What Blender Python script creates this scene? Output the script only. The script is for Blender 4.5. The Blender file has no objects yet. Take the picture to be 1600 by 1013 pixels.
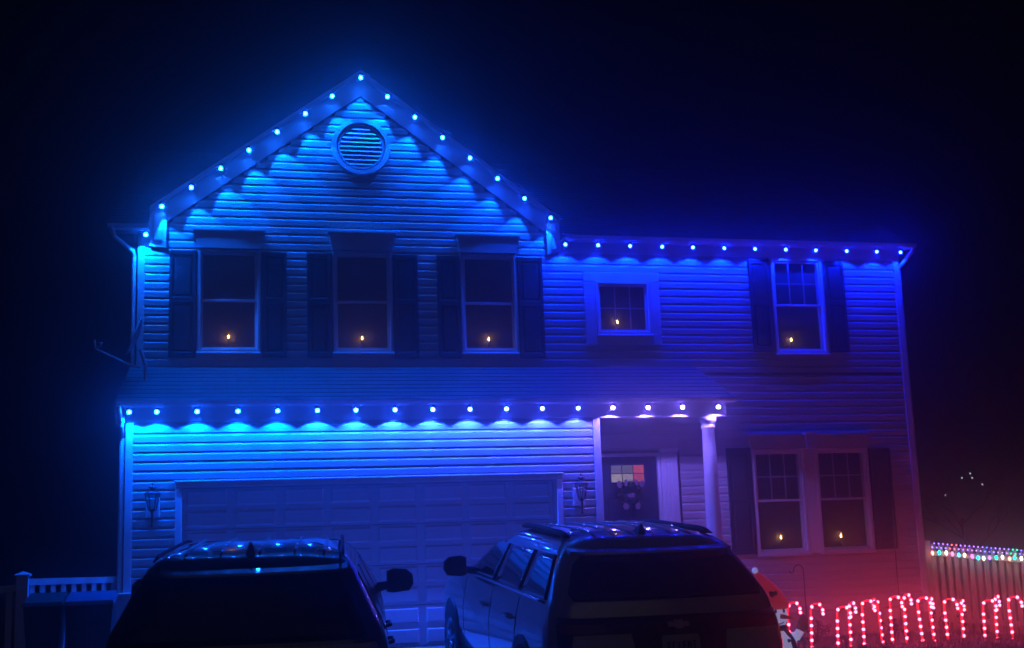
import bpy, math, random
from math import sin, cos, pi, sqrt, radians
from mathutils import Vector, Matrix
random.seed(7)
SC = bpy.context.scene
COL = SC.collection

# ------------------------------------------------------------------ camera
# origin = the photographer's eye; +y points square at the house front, z up
cam = bpy.data.cameras.new('camera')
cam_o = bpy.data.objects.new('camera', cam)
COL.objects.link(cam_o)
cam.sensor_width = 36.0
cam.lens = 1960.0 * 36 / 1600
cam.clip_start, cam.clip_end = 0.1, 500
P_, Y_, R_ = 0.17467196, 0.24493995, -0.03573018
fw = Vector((sin(Y_) * cos(P_), cos(Y_) * cos(P_), sin(P_)))
rt = Vector((cos(Y_), -sin(Y_), 0))
up = rt.cross(fw)
r2 = rt * cos(R_) + up * sin(R_)
u2 = -rt * sin(R_) + up * cos(R_)
cam_o.matrix_world = Matrix(((r2.x, u2.x, -fw.x, 0), (r2.y, u2.y, -fw.y, 0), (r2.z, u2.z, -fw.z, 0), (0, 0, 0, 1)))
SC.camera = cam_o

# ------------------------------------------------------------------ night sky, a trace of street light
w = bpy.data.worlds.new('World')
SC.world = w
w.use_nodes = True
bg = w.node_tree.nodes['Background']
bg.inputs[0].default_value = (0.18, 0.2, 0.5, 1)
bg.inputs[1].default_value = 0.0016
sun = bpy.data.lights.new('street_glow', 'SUN')
sun.energy = 0.02
sun.angle = radians(70)
sun.color = (1.0, 0.86, 0.8)
sun_o = bpy.data.objects.new('street_glow', sun)
COL.objects.link(sun_o)
sun_o.rotation_euler = (radians(62), 0, radians(-18))

SC.render.engine = 'CYCLES'
SC.cycles.use_denoising = True
SC.cycles.max_bounces = 6
SC.cycles.diffuse_bounces = 3
SC.cycles.glossy_bounces = 3
SC.cycles.transparent_max_bounces = 8
SC.cycles.volume_bounces = 1
SC.cycles.caustics_reflective = False
SC.cycles.caustics_refractive = False
SC.cycles.sample_clamp_indirect = 2.0
SC.view_settings.view_transform = 'Standard'
SC.view_settings.look = 'None'
SC.view_settings.exposure = 0.0
SC.view_settings.gamma = 1.0

HAZE = 0.021
SPOT_GABLE, SPOT_EAVE, SPOT_LOW = 165.0, 112.0, 135.0
BULB_E = 430.0

# ------------------------------------------------------------------ materials
def mat(name, col, rough=0.6, metal=0.0, var=0.0, scale=8.0, bump=0.0, bscale=40.0, coat=0.0, emis=None, estr=0.0, stretch=None):
    m = bpy.data.materials.new(name)
    m.use_nodes = True
    nt = m.node_tree
    b = nt.nodes['Principled BSDF']
    b.inputs['Base Color'].default_value = (*col, 1)
    b.inputs['Roughness'].default_value = rough
    b.inputs['Metallic'].default_value = metal
    b.inputs['Coat Weight'].default_value = coat
    b.inputs['Coat Roughness'].default_value = 0.03
    tc = nt.nodes.new('ShaderNodeTexCoord')
    src = tc.outputs['Object']
    if stretch:
        mp = nt.nodes.new('ShaderNodeMapping')
        mp.inputs['Scale'].default_value = stretch
        nt.links.new(src, mp.inputs['Vector'])
        src = mp.outputs['Vector']
    if var > 0:
        n = nt.nodes.new('ShaderNodeTexNoise')
        n.inputs['Scale'].default_value = scale
        n.inputs['Detail'].default_value = 6
        nt.links.new(src, n.inputs['Vector'])
        r = nt.nodes.new('ShaderNodeValToRGB')
        r.color_ramp.elements[0].position, r.color_ramp.elements[1].position = 0.3, 0.7
        r.color_ramp.elements[0].color = (*[c * (1 - var) for c in col], 1)
        r.color_ramp.elements[1].color = (*[min(1, c * (1 + var)) for c in col], 1)
        nt.links.new(n.outputs['Fac'], r.inputs[0])
        nt.links.new(r.outputs[0], b.inputs['Base Color'])
        rr = nt.nodes.new('ShaderNodeMapRange')
        rr.inputs[3].default_value, rr.inputs[4].default_value = max(0, rough - 0.08), min(1, rough + 0.08)
        nt.links.new(n.outputs['Fac'], rr.inputs[0])
        nt.links.new(rr.outputs[0], b.inputs['Roughness'])
    if bump > 0:
        n2 = nt.nodes.new('ShaderNodeTexNoise')
        n2.inputs['Scale'].default_value = bscale
        n2.inputs['Detail'].default_value = 5
        nt.links.new(src, n2.inputs['Vector'])
        bp = nt.nodes.new('ShaderNodeBump')
        bp.inputs['Strength'].default_value = bump
        bp.inputs['Distance'].default_value = 0.01
        nt.links.new(n2.outputs['Fac'], bp.inputs['Height'])
        nt.links.new(bp.outputs[0], b.inputs['Normal'])
    if emis:
        b.inputs['Emission Color'].default_value = (*emis, 1)
        b.inputs['Emission Strength'].default_value = estr
    return m

def glass(name, tint=(1, 1, 1), gloss=0.10, rough=0.03):
    m = bpy.data.materials.new(name)
    m.use_nodes = True
    nt = m.node_tree
    nt.nodes.remove(nt.nodes['Principled BSDF'])
    t = nt.nodes.new('ShaderNodeBsdfTransparent')
    t.inputs[0].default_value = (*tint, 1)
    g = nt.nodes.new('ShaderNodeBsdfGlossy')
    g.inputs['Roughness'].default_value = rough
    fr = nt.nodes.new('ShaderNodeLayerWeight')
    fr.inputs[0].default_value = 0.15
    mr = nt.nodes.new('ShaderNodeMapRange')
    mr.inputs[3].default_value, mr.inputs[4].default_value = gloss * 0.5, 0.5
    nt.links.new(fr.outputs['Fresnel'], mr.inputs[0])
    mx = nt.nodes.new('ShaderNodeMixShader')
    nt.links.new(mr.outputs[0], mx.inputs[0])
    nt.links.new(t.outputs[0], mx.inputs[1])
    nt.links.new(g.outputs[0], mx.inputs[2])
    nt.links.new(mx.outputs[0], nt.nodes['Material Output'].inputs[0])
    return m

def emit_by_object(name, strength):
    """emission that takes each lamp's own colour from the object"""
    m = bpy.data.materials.new(name)
    m.use_nodes = True
    nt = m.node_tree
    nt.nodes.remove(nt.nodes['Principled BSDF'])
    oi = nt.nodes.new('ShaderNodeObjectInfo')
    e = nt.nodes.new('ShaderNodeEmission')
    e.inputs[1].default_value = strength
    nt.links.new(oi.outputs['Color'], e.inputs[0])
    nt.links.new(e.outputs[0], nt.nodes['Material Output'].inputs[0])
    return m

M = {
    'siding': mat('vinyl_siding', (0.50, 0.48, 0.45), 0.45, var=0.06, scale=3, bump=0.12, bscale=60, stretch=(0.4, 4, 6)),
    'trim': mat('white_trim', (0.72, 0.71, 0.69), 0.42, var=0.05, scale=5, bump=0.05),
    'header': mat('window_header_white', (0.55, 0.54, 0.53), 0.5, var=0.05, scale=5),
    'shutter': mat('dark_shutter', (0.045, 0.042, 0.05), 0.45, var=0.15, scale=10, bump=0.1, bscale=80),
    'sheath': mat('sheathing', (0.3, 0.29, 0.27), 0.8),
    'roof': mat('asphalt_shingle', (0.075, 0.07, 0.068), 0.9, var=0.45, scale=9, bump=0.6, bscale=120, stretch=(1, 2.5, 2.5)),
    'garage': mat('garage_door_paint', (0.80, 0.79, 0.77), 0.5, var=0.06, scale=6, bump=0.15, bscale=90, stretch=(0.5, 3, 6)),
    'blind': mat('dark_interior', (0.08, 0.072, 0.065), 0.9, var=0.2, scale=4),
    'glass': glass('window_glass'),
    'door': mat('front_door_paint', (0.03, 0.03, 0.06), 0.4, var=0.1, scale=8),
    'metal_dark': mat('dark_bronze_metal', (0.05, 0.045, 0.04), 0.4, metal=0.6, var=0.2, scale=20),
    'lantern_glass': glass('lantern_glass', (0.8, 0.8, 0.8), 0.3, 0.15),
    'concrete': mat('concrete', (0.38, 0.37, 0.35), 0.85, var=0.2, scale=2.5, bump=0.3, bscale=50),
    'asphalt': mat('asphalt', (0.05, 0.05, 0.052), 0.9, var=0.25, scale=6, bump=0.4, bscale=120),
    'lawn': mat('lawn_soil', (0.05, 0.055, 0.025), 0.95, var=0.4, scale=1.5, bump=0.8, bscale=25),
    'grass': mat('grass_blades', (0.07, 0.095, 0.035), 0.7, var=0.4, scale=2),
    'vinyl_white': mat('white_vinyl_fence', (0.75, 0.73, 0.72), 0.45, var=0.06, scale=4),
    'wood_grey': mat('weathered_pickets', (0.68, 0.60, 0.58), 0.75, var=0.25, scale=6, bump=0.3, stretch=(6, 6, 0.8)),
    'bin': mat('bin_plastic', (0.022, 0.03, 0.028), 0.5, var=0.15, scale=12, bump=0.2, bscale=150),
    'bin_lid': mat('blue_lit_bin_lid', (0.10, 0.13, 0.22), 0.32, var=0.15, scale=12),  # blue lamp light on the lid is put into its colour
    'cabinet': mat('pale_cabinet', (0.5, 0.5, 0.52), 0.5, var=0.08),
    'rubber': mat('rubber', (0.02, 0.02, 0.02), 0.8, var=0.2, scale=30),
    'rim': mat('alloy_rim', (0.35, 0.35, 0.37), 0.3, metal=0.9),
    'silver_paint': mat('silver_car_paint', (0.68, 0.69, 0.71), 0.18, metal=0.35, coat=1.0),
    'black_paint': mat('dark_car_paint', (0.16, 0.165, 0.18), 0.16, metal=0.7, coat=1.0),
    'car_glass': mat('privacy_glass', (0.006, 0.006, 0.009), 0.12, coat=0.0),
    'side_glass': glass('car_side_glass', (0.30, 0.31, 0.34), 0.25),
    'black_plastic': mat('black_plastic', (0.012, 0.012, 0.013), 0.5, var=0.2, scale=30),
    'grey_plastic': mat('grey_bumper', (0.72, 0.69, 0.70), 0.55, var=0.06, scale=20),
    'chrome': mat('chrome', (0.7, 0.7, 0.72), 0.12, metal=1.0),
    'tail_red': mat('tail_lamp_lens', (0.12, 0.008, 0.008), 0.15, coat=0.6),
    'plate': mat('licence_plate', (0.55, 0.56, 0.6), 0.5, var=0.08, scale=30),
    'plate_ink': mat('plate_ink', (0.03, 0.04, 0.12), 0.5),
    'snow_white': mat('glowing_snowman_fabric', (0.78, 0.78, 0.82), 0.65, var=0.04, scale=6, bump=0.2, bscale=8, emis=(0.5, 0.55, 1.0), estr=0.42),  # bluish emission added to brighten the snowman
    'hat_red': mat('glowing_red_fabric', (0.45, 0.02, 0.025), 0.7, var=0.08, scale=6, emis=(0.9, 0.04, 0.06), estr=0.2),  # red emission added to brighten the hat
    'scarf_red': mat('scarf_fabric', (0.4, 0.03, 0.03), 0.75, var=0.1, scale=8),
    'green_cloth': mat('green_cloth', (0.05, 0.13, 0.06), 0.75, var=0.15, scale=8),
    'black_cloth': mat('black_cloth', (0.015, 0.015, 0.018), 0.7),
    'carrot': mat('orange_cloth', (0.6, 0.18, 0.05), 0.7),
    'wreath': mat('wreath_greens', (0.025, 0.035, 0.02), 0.85, var=0.5, scale=40),
    'ribbon': mat('pale_ribbon', (0.20, 0.12, 0.15), 0.6, var=0.1, scale=20),
    'cane_tube': mat('candy_cane_tube', (0.6, 0.03, 0.03), 0.3, var=0.1, scale=20, emis=(1, 0.012, 0.035), estr=1.3),
    'wire': mat('green_wire', (0.02, 0.04, 0.02), 0.6),
    'candle': mat('ivory_candle', (0.12, 0.10, 0.07), 0.5),
    'brass': mat('brass', (0.5, 0.33, 0.1), 0.35, metal=0.9),
    'flame': mat('flame', (1, 0.6, 0.2), 0.5, emis=(1.0, 0.48, 0.10), estr=60.0),
    'bark': mat('bark', (0.03, 0.025, 0.02), 0.9, var=0.3, scale=10, bump=0.6, bscale=20),
    'leaf': mat('dark_leaves', (0.04, 0.05, 0.025), 0.8, var=0.4, scale=5),
    'housing': mat('lamp_housing', (0.12, 0.12, 0.13), 0.5),
    'led': emit_by_object('led_bulb', 1.0),
    'fairy': emit_by_object('fairy_bulb', 1.0),
    'dish': mat('dish_paint', (0.6, 0.6, 0.62), 0.5, var=0.08),
}
def pane_mat(i, col, s):
    m = bpy.data.materials.new('lit_patterned_pane_%d' % i)
    m.use_nodes = True
    nt = m.node_tree
    nt.nodes.remove(nt.nodes['Principled BSDF'])
    tc = nt.nodes.new('ShaderNodeTexCoord')
    v = nt.nodes.new('ShaderNodeTexVoronoi')
    v.inputs['Scale'].default_value = 34
    nt.links.new(tc.outputs['Object'], v.inputs['Vector'])
    r = nt.nodes.new('ShaderNodeValToRGB')
    r.color_ramp.elements[0].position, r.color_ramp.elements[1].position = 0.18, 0.34
    r.color_ramp.elements[0].color = (*[c * 0.28 for c in col], 1)
    r.color_ramp.elements[1].color = (*col, 1)
    nt.links.new(v.outputs['Distance'], r.inputs[0])
    e = nt.nodes.new('ShaderNodeEmission')
    e.inputs[1].default_value = s
    nt.links.new(r.outputs[0], e.inputs[0])
    nt.links.new(e.outputs[0], nt.nodes['Material Output'].inputs[0])
    return m

nt_ = M['roof'].node_tree
br_ = nt_.nodes.new('ShaderNodeTexBrick')
tc_ = nt_.nodes.new('ShaderNodeTexCoord')
br_.inputs['Scale'].default_value = 1.0
br_.inputs['Brick Width'].default_value, br_.inputs['Row Height'].default_value = 0.30, 0.122
br_.inputs['Mortar Size'].default_value = 0.006
br_.inputs['Color1'].default_value, br_.inputs['Color2'].default_value, br_.inputs['Mortar'].default_value = (0.11, 0.105, 0.10, 1), (0.06, 0.056, 0.055, 1), (0.025, 0.025, 0.025, 1)
nt_.links.new(tc_.outputs['Object'], br_.inputs['Vector'])
mx_ = nt_.nodes.new('ShaderNodeMixRGB')
mx_.blend_type = 'MIX'; mx_.inputs[0].default_value = 0.6
pb_ = nt_.nodes['Principled BSDF']
nt_.links.new(pb_.inputs['Base Color'].links[0].from_socket, mx_.inputs[1])
nt_.links.new(br_.outputs['Color'], mx_.inputs[2])
nt_.links.new(mx_.outputs[0], pb_.inputs['Base Color'])

# ------------------------------------------------------------------ mesh helpers
class MB:
    def __init__(s): s.v, s.f = [], []
    def add(s, vs, fs):
        n = len(s.v); s.v += [tuple(p) for p in vs]; s.f += [tuple(i + n for i in f) for f in fs]; return s
    def box(s, x0, x1, y0, y1, z0, z1):
        return s.add([(x0,y0,z0),(x1,y0,z0),(x1,y1,z0),(x0,y1,z0),(x0,y0,z1),(x1,y0,z1),(x1,y1,z1),(x0,y1,z1)],
                     [(0,3,2,1),(4,5,6,7),(0,1,5,4),(1,2,6,5),(2,3,7,6),(3,0,4,7)])
    def bevbox(s, x0, x1, y0, y1, z0, z1, b):
        """box whose front (low y) edges are chamfered"""
        return s.add([(x0,y1,z0),(x1,y1,z0),(x1,y1,z1),(x0,y1,z1),(x0,y0+b,z0),(x1,y0+b,z0),(x1,y0+b,z1),(x0,y0+b,z1),
                      (x0+b,y0,z0+b),(x1-b,y0,z0+b),(x1-b,y0,z1-b),(x0+b,y0,z1-b)],
                     [(0,3,2,1)[::-1],(0,1,5,4),(1,2,6,5),(2,3,7,6),(3,0,4,7),(4,5,9,8),(5,6,10,9),(6,7,11,10),(7,4,8,11),(8,9,10,11)])
    def prism(s, poly, y0, y1):
        """polygon in x,z (counter-clockwise seen from -y) pushed from y0 to y1"""
        n = len(poly)
        vs = [(x, y0, z) for x, z in poly] + [(x, y1, z) for x, z in poly]
        fs = [tuple(range(n)), tuple(range(2*n-1, n-1, -1))] + [(i, i+n, (i+1) % n + n, (i+1) % n) for i in range(n)]
        return s.add(vs, fs)
    def tube(s, pts, r, n=8, cap=True):
        pts = [Vector(p) for p in pts]
        rs = r if isinstance(r, (list, tuple)) else [r] * len(pts)
        rings, prev = [], None
        for i, p in enumerate(pts):
            d = (pts[min(i+1, len(pts)-1)] - pts[max(i-1, 0)]).normalized()
            a = prev if prev is not None else (Vector((0,0,1)) if abs(d.z) < 0.9 else Vector((1,0,0)))
            u = (a - d * a.dot(d))
            if u.length < 1e-5: u = d.orthogonal()
            u.normalize(); v = d.cross(u); prev = u
            rings.append([p + (u * cos(2*pi*k/n) + v * sin(2*pi*k/n)) * rs[i] for k in range(n)])
        vs = [q for rg in rings for q in rg]
        fs = [(i*n+k, i*n+(k+1) % n, (i+1)*n+(k+1) % n, (i+1)*n+k) for i in range(len(pts)-1) for k in range(n)]
        if cap:
            fs += [tuple(range(n-1, -1, -1)), tuple((len(pts)-1)*n + k for k in range(n))]
        return s.add(vs, fs)
    def lathe(s, prof, c=(0,0,0), n=16, sx=1, sy=1, lean=(0, 0)):
        vs = []
        for r, z in prof:
            for k in range(n):
                vs.append((c[0] + r*sx*cos(2*pi*k/n) + lean[0]*z, c[1] + r*sy*sin(2*pi*k/n) + lean[1]*z, c[2] + z))
        fs = [(i*n+k, i*n+(k+1) % n, (i+1)*n+(k+1) % n, (i+1)*n+k) for i in range(len(prof)-1) for k in range(n)]
        fs += [tuple(range(n-1, -1, -1)), tuple((len(prof)-1)*n + k for k in range(n))]
        return s.add(vs, fs)
    def ball(s, c, r, n=10, m=6, sz=1.0):
        return s.lathe([(max(1e-3, r*sin(pi*i/m)), -r*sz*cos(pi*i/m)) for i in range(m+1)], c, n)
    def mesh(s, name, material, smooth=False):
        me = bpy.data.meshes.new(name)
        me.from_pydata(s.v, [], s.f)
        if isinstance(material, (list, tuple)):
            for m_ in material: me.materials.append(m_)
        else: me.materials.append(material)
        if smooth:
            for p in me.polygons: p.use_smooth = True
        me.update()
        return me

def tag(o, label=None, cat=None, group=None, kind=None):
    if label: o['label'] = label
    if cat: o['category'] = cat
    if group: o['group'] = group
    if kind: o['kind'] = kind
    return o

def thing(name, label, cat, loc=(0,0,0), rot=(0,0,0), group=None):
    o = bpy.data.objects.new(name, None)
    o.empty_display_size = 0.1
    COL.objects.link(o)
    o.location = loc; o.rotation_euler = rot
    return tag(o, label, cat, group)

def link(name, me, parent=None, loc=(0,0,0), rot=(0,0,0), world=True):
    """mesh object; with world=True its coordinates are world ones although it hangs under a thing placed elsewhere"""
    o = bpy.data.objects.new(name, me)
    COL.objects.link(o)
    o.location = loc; o.rotation_euler = rot
    if parent is not None:
        o.parent = parent
        if world and parent.type == 'EMPTY':
            o.matrix_parent_inverse = Matrix.Translation(-Vector(parent.location))
    return o

def build(name, mb, material, parent=None, smooth=False, world=True):
    return link(name, mb.mesh(name, material, smooth), parent, world=world)

def copy_tree(o, parent=None):
    c = o.copy(); COL.objects.link(c)
    if parent is not None:
        c.parent = parent
    for ch in o.children:
        copy_tree(ch, c)
    return c

ORD = ['first','second','third','fourth','fifth','sixth','seventh','eighth','ninth','tenth','eleventh','twelfth','thirteenth','fourteenth','fifteenth','sixteenth','seventeenth','eighteenth','nineteenth','twentieth']

# ------------------------------------------------------------------ ground
def sstep(a, b, x):
    t = min(1, max(0, (x - a) / (b - a))); return t * t * (3 - 2 * t)
def gz(x, y):
    t = min(1, max(0, (y - 6.5) / 9.0))
    drive = -1.80 + 0.55 * t
    lawn = -1.80 + 0.32 * min(1, max(0, (y - 6.5) / 8.6))
    k = sstep(5.25, 6.6, x)
    z = drive * (1 - k) + lawn * k
    z -= 0.105 * min(6, max(0, x - 10.6))
    z -= 0.05 * min(8, max(0, -1.3 - x))
    return z
def axis(lo, a, b, hi, fine, coarse):
    xs, x = [], lo
    while x < hi - 1e-6:
        xs.append(x)
        x += fine if a - 1e-6 <= x < b - 1e-6 else (min(coarse, a - x) if x < a else coarse)
    return xs + [hi]
def sheet(xs, ys, dz=0.0):
    mb = MB()
    nx = len(xs)
    mb.v = [(x, y, gz(x, y) + dz) for y in ys for x in xs]
    mb.f = [(j*nx+i, j*nx+i+1, (j+1)*nx+i+1, (j+1)*nx+i) for j in range(len(ys)-1) for i in range(nx-1)]
    return mb
lawn = build('lawn', sheet(axis(-45, -4, 16, 60, 0.4, 7), axis(-14, 6, 19, 68, 0.4, 7)), M['lawn'])
tag(lawn, kind='structure')
st = build('street', sheet(axis(-45, -44, -44, 60, 1, 3.5), [-8, -5, -2, 1, 4.0], 0.006), M['asphalt'])
tag(st, kind='structure')
drv = thing('driveway', None, None, (2.2, 10, gz(2.2, 10)))
drv['kind'] = 'structure'
ys = [4.05 + 2.05 * i for i in range(7)]
for j in range(6):
    for (a, b) in ((-1.15, 2.13), (2.15, 5.25)):
        y1_ = min(ys[j+1] - 0.02, 16.38)
        n = 5
        yy = [ys[j] + (y1_ - ys[j]) * k / n for k in range(n + 1)]
        build('concrete_slab', sheet([a, (a+b)/2, b], yy, 0.012 + 0.002 * ((j + (a > 0)) % 2)), M['concrete'], drv)

# ------------------------------------------------------------------ house
G, F = 16.47, 17.37           # planes of the garage front and of the main front
GL, GR = -0.935, 5.30         # garage corners
HL, HR = -0.87, 10.66         # main corners
FLOOR = -1.25
house = thing('house', 'two storey house with light siding, front gable, garage and blue eave lights', 'house', (4.9, F, -1.5))
EXPO = 0.117

def board_mesh(L):
    """one dutch-lap course: proud butt edge, flat face, cove at the top"""
    pr = [(0.0, 0.0), (-0.0150, 0.0), (-0.0165, 0.070), (-0.0115, 0.079), (-0.004, 0.092), (-0.003, EXPO)]
    vs = [(0, y, z) for y, z in pr] + [(L, y, z) for y, z in pr]
    n = len(pr)
    fs = [(i, i+n, i+n+1, i+1) for i in range(n-1)] + [tuple(range(n))[::-1], tuple(range(n, 2*n))]
    mb = MB(); mb.add(vs, fs)
    return mb.mesh('siding_board', M['siding'])
_bm = {}
def boards(x0f, x1f, z0, z1, Y, holes):
    """courses from z0 to z1; x0f/x1f give the ends at a height; holes are (x0,x1,z0,z1) openings"""
    n = int(math.ceil((z1 - z0) / EXPO - 1e-6))
    for i in range(n):
        z = z0 + i * EXPO
        a, b = x0f(z + EXPO), x1f(z + EXPO)
        segs, cuts = [(a, b)], []
        for hx0, hx1, hz0, hz1 in holes:
            if z + EXPO > hz0 + 0.01 and z < hz1 - 0.01:
                ns = []
                for p, q in segs:
                    if hx1 <= p or hx0 >= q: ns.append((p, q))
                    else:
                        if hx0 - p > 0.02: ns.append((p, hx0))
                        if q - hx1 > 0.02: ns.append((hx1, q))
                        if z < hz0 - 0.012: cuts.append((max(p, hx0), min(q, hx1), z, (hz0 - z) / EXPO))
                        if z + EXPO > hz1 + 0.012: cuts.append((max(p, hx0), min(q, hx1), hz1, (z + EXPO - hz1) / EXPO))
                segs = ns
        runs = []
        for p, q in segs:
            if q - p > 3.4:                      # long courses are made of two lapped lengths
                m = p + (q - p) * random.choice((0.31, 0.42, 0.55, 0.63, 0.7))
                runs += [(p, m, z, 1.0), (m + 0.002, q, z, 1.0)]
            else: runs.append((p, q, z, 1.0))
        for p, q, zz, sc in runs + cuts:
            L = round(q - p, 3)
            if L < 0.03: continue
            if L not in _bm: _bm[L] = board_mesh(L)
            o = link('siding_board', _bm[L], house, (p, Y + random.uniform(-0.0006, 0.0006), zz + random.uniform(-0.001, 0.001)))
            o.scale = (1, 1, sc)

# windows: name, x0, x1, z0, z1, meeting rail z, grid
WIN = {
    'gable_left':  (-0.085, 0.765, 2.735, 4.175, 3.475),
    'gable_mid':   (1.755, 2.605, 2.735, 4.185, 3.475),
    'gable_right': (3.59, 4.43, 2.735, 4.190, 3.475),
    'small':       (5.62, 6.48, 3.01, 3.815, None),
    'upper_right': (8.46, 9.33, 2.735, 4.225, 3.50),
    'lower_l':     (7.935, 8.775, -0.265, 1.285, 0.535),
    'lower_r':     (8.955, 9.84, -0.265, 1.285, 0.535),
}
DOOR = (5.42, 6.46, -0.82, 1.22)
APX, APZ, SLOPE = 2.187, 6.87, 0.732     # outer peak of the gable roof edge
rake = lambda x: APZ - abs(x - APX) * SLOPE
EAVE_TOP = 4.43
# walls behind the siding (with depth behind the window openings)
wb = MB()
wb.prism([(HL, 1.9), (GR + 0.02, 1.9), (HR - 0.02, 1.9), (HR - 0.02, 4.4), (5.08, 4.6), (APX, 6.75), (-0.7, 4.6), (HL + 0.0, 4.4)], F + 0.16, F + 0.26)
wb.box(5.0, HR - 0.02, F + 0.16, F + 0.26, -1.5, 1.9)
build('wall', wb, M['sheath'], house)
wg = MB()
wg.box(GL + 0.01, GR - 0.01, G + 0.16, G + 0.24, 0.93, 1.95)
wg.box(GL + 0.01, -0.27, G + 0.16, G + 0.24, -1.3, 0.93)
wg.box(4.68, GR - 0.01, G + 0.16, G + 0.24, -1.3, 0.93)
build('wall', wg, M['sheath'], house)
# sides of the garage bump and of the house: lapped courses joined into one piece each
def side_wall(x, sgn, y0, y1, z0, ztop):
    mb = MB()
    n = int((ztop - z0) / EXPO)
    for i in range(n):
        z = z0 + i * EXPO
        pr = [(0.0, 0), (0.016, 0), (0.014, 0.075), (0.005, 0.098), (0.003, EXPO)]
        vs = [(x + sgn * d, y0, z + h) for d, h in pr] + [(x + sgn * d, y1, z + h) for d, h in pr]
        mb.add(vs, [(k, k+5, k+6, k+1) for k in range(4)])
    mb.box(min(x, x - sgn * 0.1), max(x, x - sgn * 0.1), y0, y1, z0, ztop)
    o = build('side_siding', mb, M['siding'], house)
    o['kind'] = 'stuff'
side_wall(HL + 0.02, -1, F + 0.27, F + 8.3, -1.3, 4.4)
side_wall(HR - 0.02, 1, F + 0.27, F + 8.3, -1.5, 4.4)
side_wall(GL + 0.02, -1, G + 0.1, F + 0.15, -1.3, 1.9)
side_wall(GR - 0.02, 1, G + 0.1, F - 0.02, -1.3, 1.72)
build('foundation', MB().box(GR + 0.02, HR - 0.01, F - 0.012, F + 0.15, -1.75, -1.12), M['concrete'], house)
build('back_wall', MB().box(HL + 0.1, HR - 0.1, F + 8.2, F + 8.3, -1.5, 4.4), M['sheath'], house)

# siding
wh = [(a - 0.012, b + 0.012, c - 0.012, d + 0.012) for a, b, c, d, m_ in WIN.values()]
inset = lambda z: (APZ - 0.30 - z) / SLOPE
boards(lambda z: HL + 0.09 if z < 4.5 else APX - inset(z), lambda z: (HR - 0.09) if z < 4.36 else APX + inset(z), 2.44, 6.55, F, wh)
boards(lambda z: GL + 0.09, lambda z: GR - 0.10, FLOOR, 1.76, G, [(-0.33, 4.745, -2, 0.935)])
boards(lambda z: GR + 0.02, lambda z: HR - 0.09, -1.10, 2.40, F, wh + [DOOR, (5.0, 6.80, -2, 1.30)])

# corner boards
def cb(x0, x1, Y, z0, z1, d=0.024):
    build('corner_board', MB().bevbox(x0, x1, Y - d, Y + 0.16, z0, z1, 0.005), M['trim'], house)
cb(HL - 0.006, HL + 0.088, F, 2.45, 4.22)
cb(HR - 0.088, HR + 0.006, F, -1.2, 4.22)
cb(GL - 0.006, GL + 0.088, G, FLOOR - 0.03, 1.70)
cb(GR - 0.098, GR + 0.006, G, FLOOR - 0.03, 1.70)

# frieze boards
build('frieze_board', MB().bevbox(GL - 0.01, 7.18, G - 0.032, G + 0.10, 1.695, 1.895, 0.004), M['trim'], house)
build('porch_beam', MB().box(GR + 0.02, 7.16, G - 0.028, G + 0.16, 1.690, 1.895), M['trim'], house)
build('frieze_board', MB().bevbox(5.10, HR + 0.02, F - 0.032, F + 0.06, 4.225, 4.405, 0.004), M['trim'], house)
build('frieze_board', MB().bevbox(HL - 0.01, -0.70, F - 0.032, F + 0.06, 4.225, 4.405, 0.004), M['trim'], house)
dz = 0.36
for sg in (-1, 1):
    ex = APX + sg * 2.90
    poly = [(APX, APZ - 0.06), (ex, rake(ex) - 0.06), (ex, rake(ex) - dz), (APX, APZ - dz)]
    if sg > 0: poly = poly[::-1]
    build('frieze_board', MB().prism(poly, F - 0.034, F + 0.10), M['trim'], house)

# rake fascia + soffit + returns of the front gable
RO = 0.125
for sg in (-1, 1):
    ex = APX + sg * 2.91
    top = lambda x: rake(x)
    poly = [(APX, APZ), (ex, rake(ex)), (ex, rake(ex) - 0.075), (APX, APZ - 0.075)]
    if sg > 0: poly = poly[::-1]
    build('rake_fascia', MB().prism(poly, F - RO, F - RO + 0.026), M['trim'], house)
    poly = [(APX, APZ - 0.05), (ex, rake(ex) - 0.05), (ex, rake(ex) - 0.07), (APX, APZ - 0.07)]
    if sg > 0: poly = poly[::-1]
    build('soffit', MB().prism(poly, F - RO + 0.026, F - 0.03), M['trim'], house)
    x0, x1 = (ex, ex + 0.22) if sg < 0 else (ex - 0.20, ex)
    zb0, zb1 = (4.19, 4.17) if sg < 0 else (4.19, 4.25)
    poly = [(x0, zb0), (x1, zb1), (x1, rake(x1) - 0.08), (x0, rake(x0) - 0.08)]
    build('eave_return', MB().prism(poly, F - 0.075, F - 0.002), M['trim'], house)
    xm0, xm1 = (x0 + 0.05, x1 - 0.05)
    build('return_panel', MB().bevbox(xm0, xm1, F - 0.087, F - 0.0755, 4.27, rake((x0 + x1) / 2) - 0.2, 0.004), M['trim'], house)

OH = 0.215
# eave soffit and fascia
def eave(x0, x1, Y, zt, name='fascia'):
    build('soffit', MB().box(x0, x1, Y - OH + 0.028, Y + 0.06, zt - 0.045, zt - 0.022), M['trim'], house)
    build('fascia', MB().box(x0, x1, Y - OH, Y - OH + 0.026, zt - 0.06, zt), M['trim'], house)
eave(5.11, 10.83, F, EAVE_TOP)
eave(-1.24, -0.725, F, EAVE_TOP)
eave(-1.04, 7.24, G, 1.925)
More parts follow.
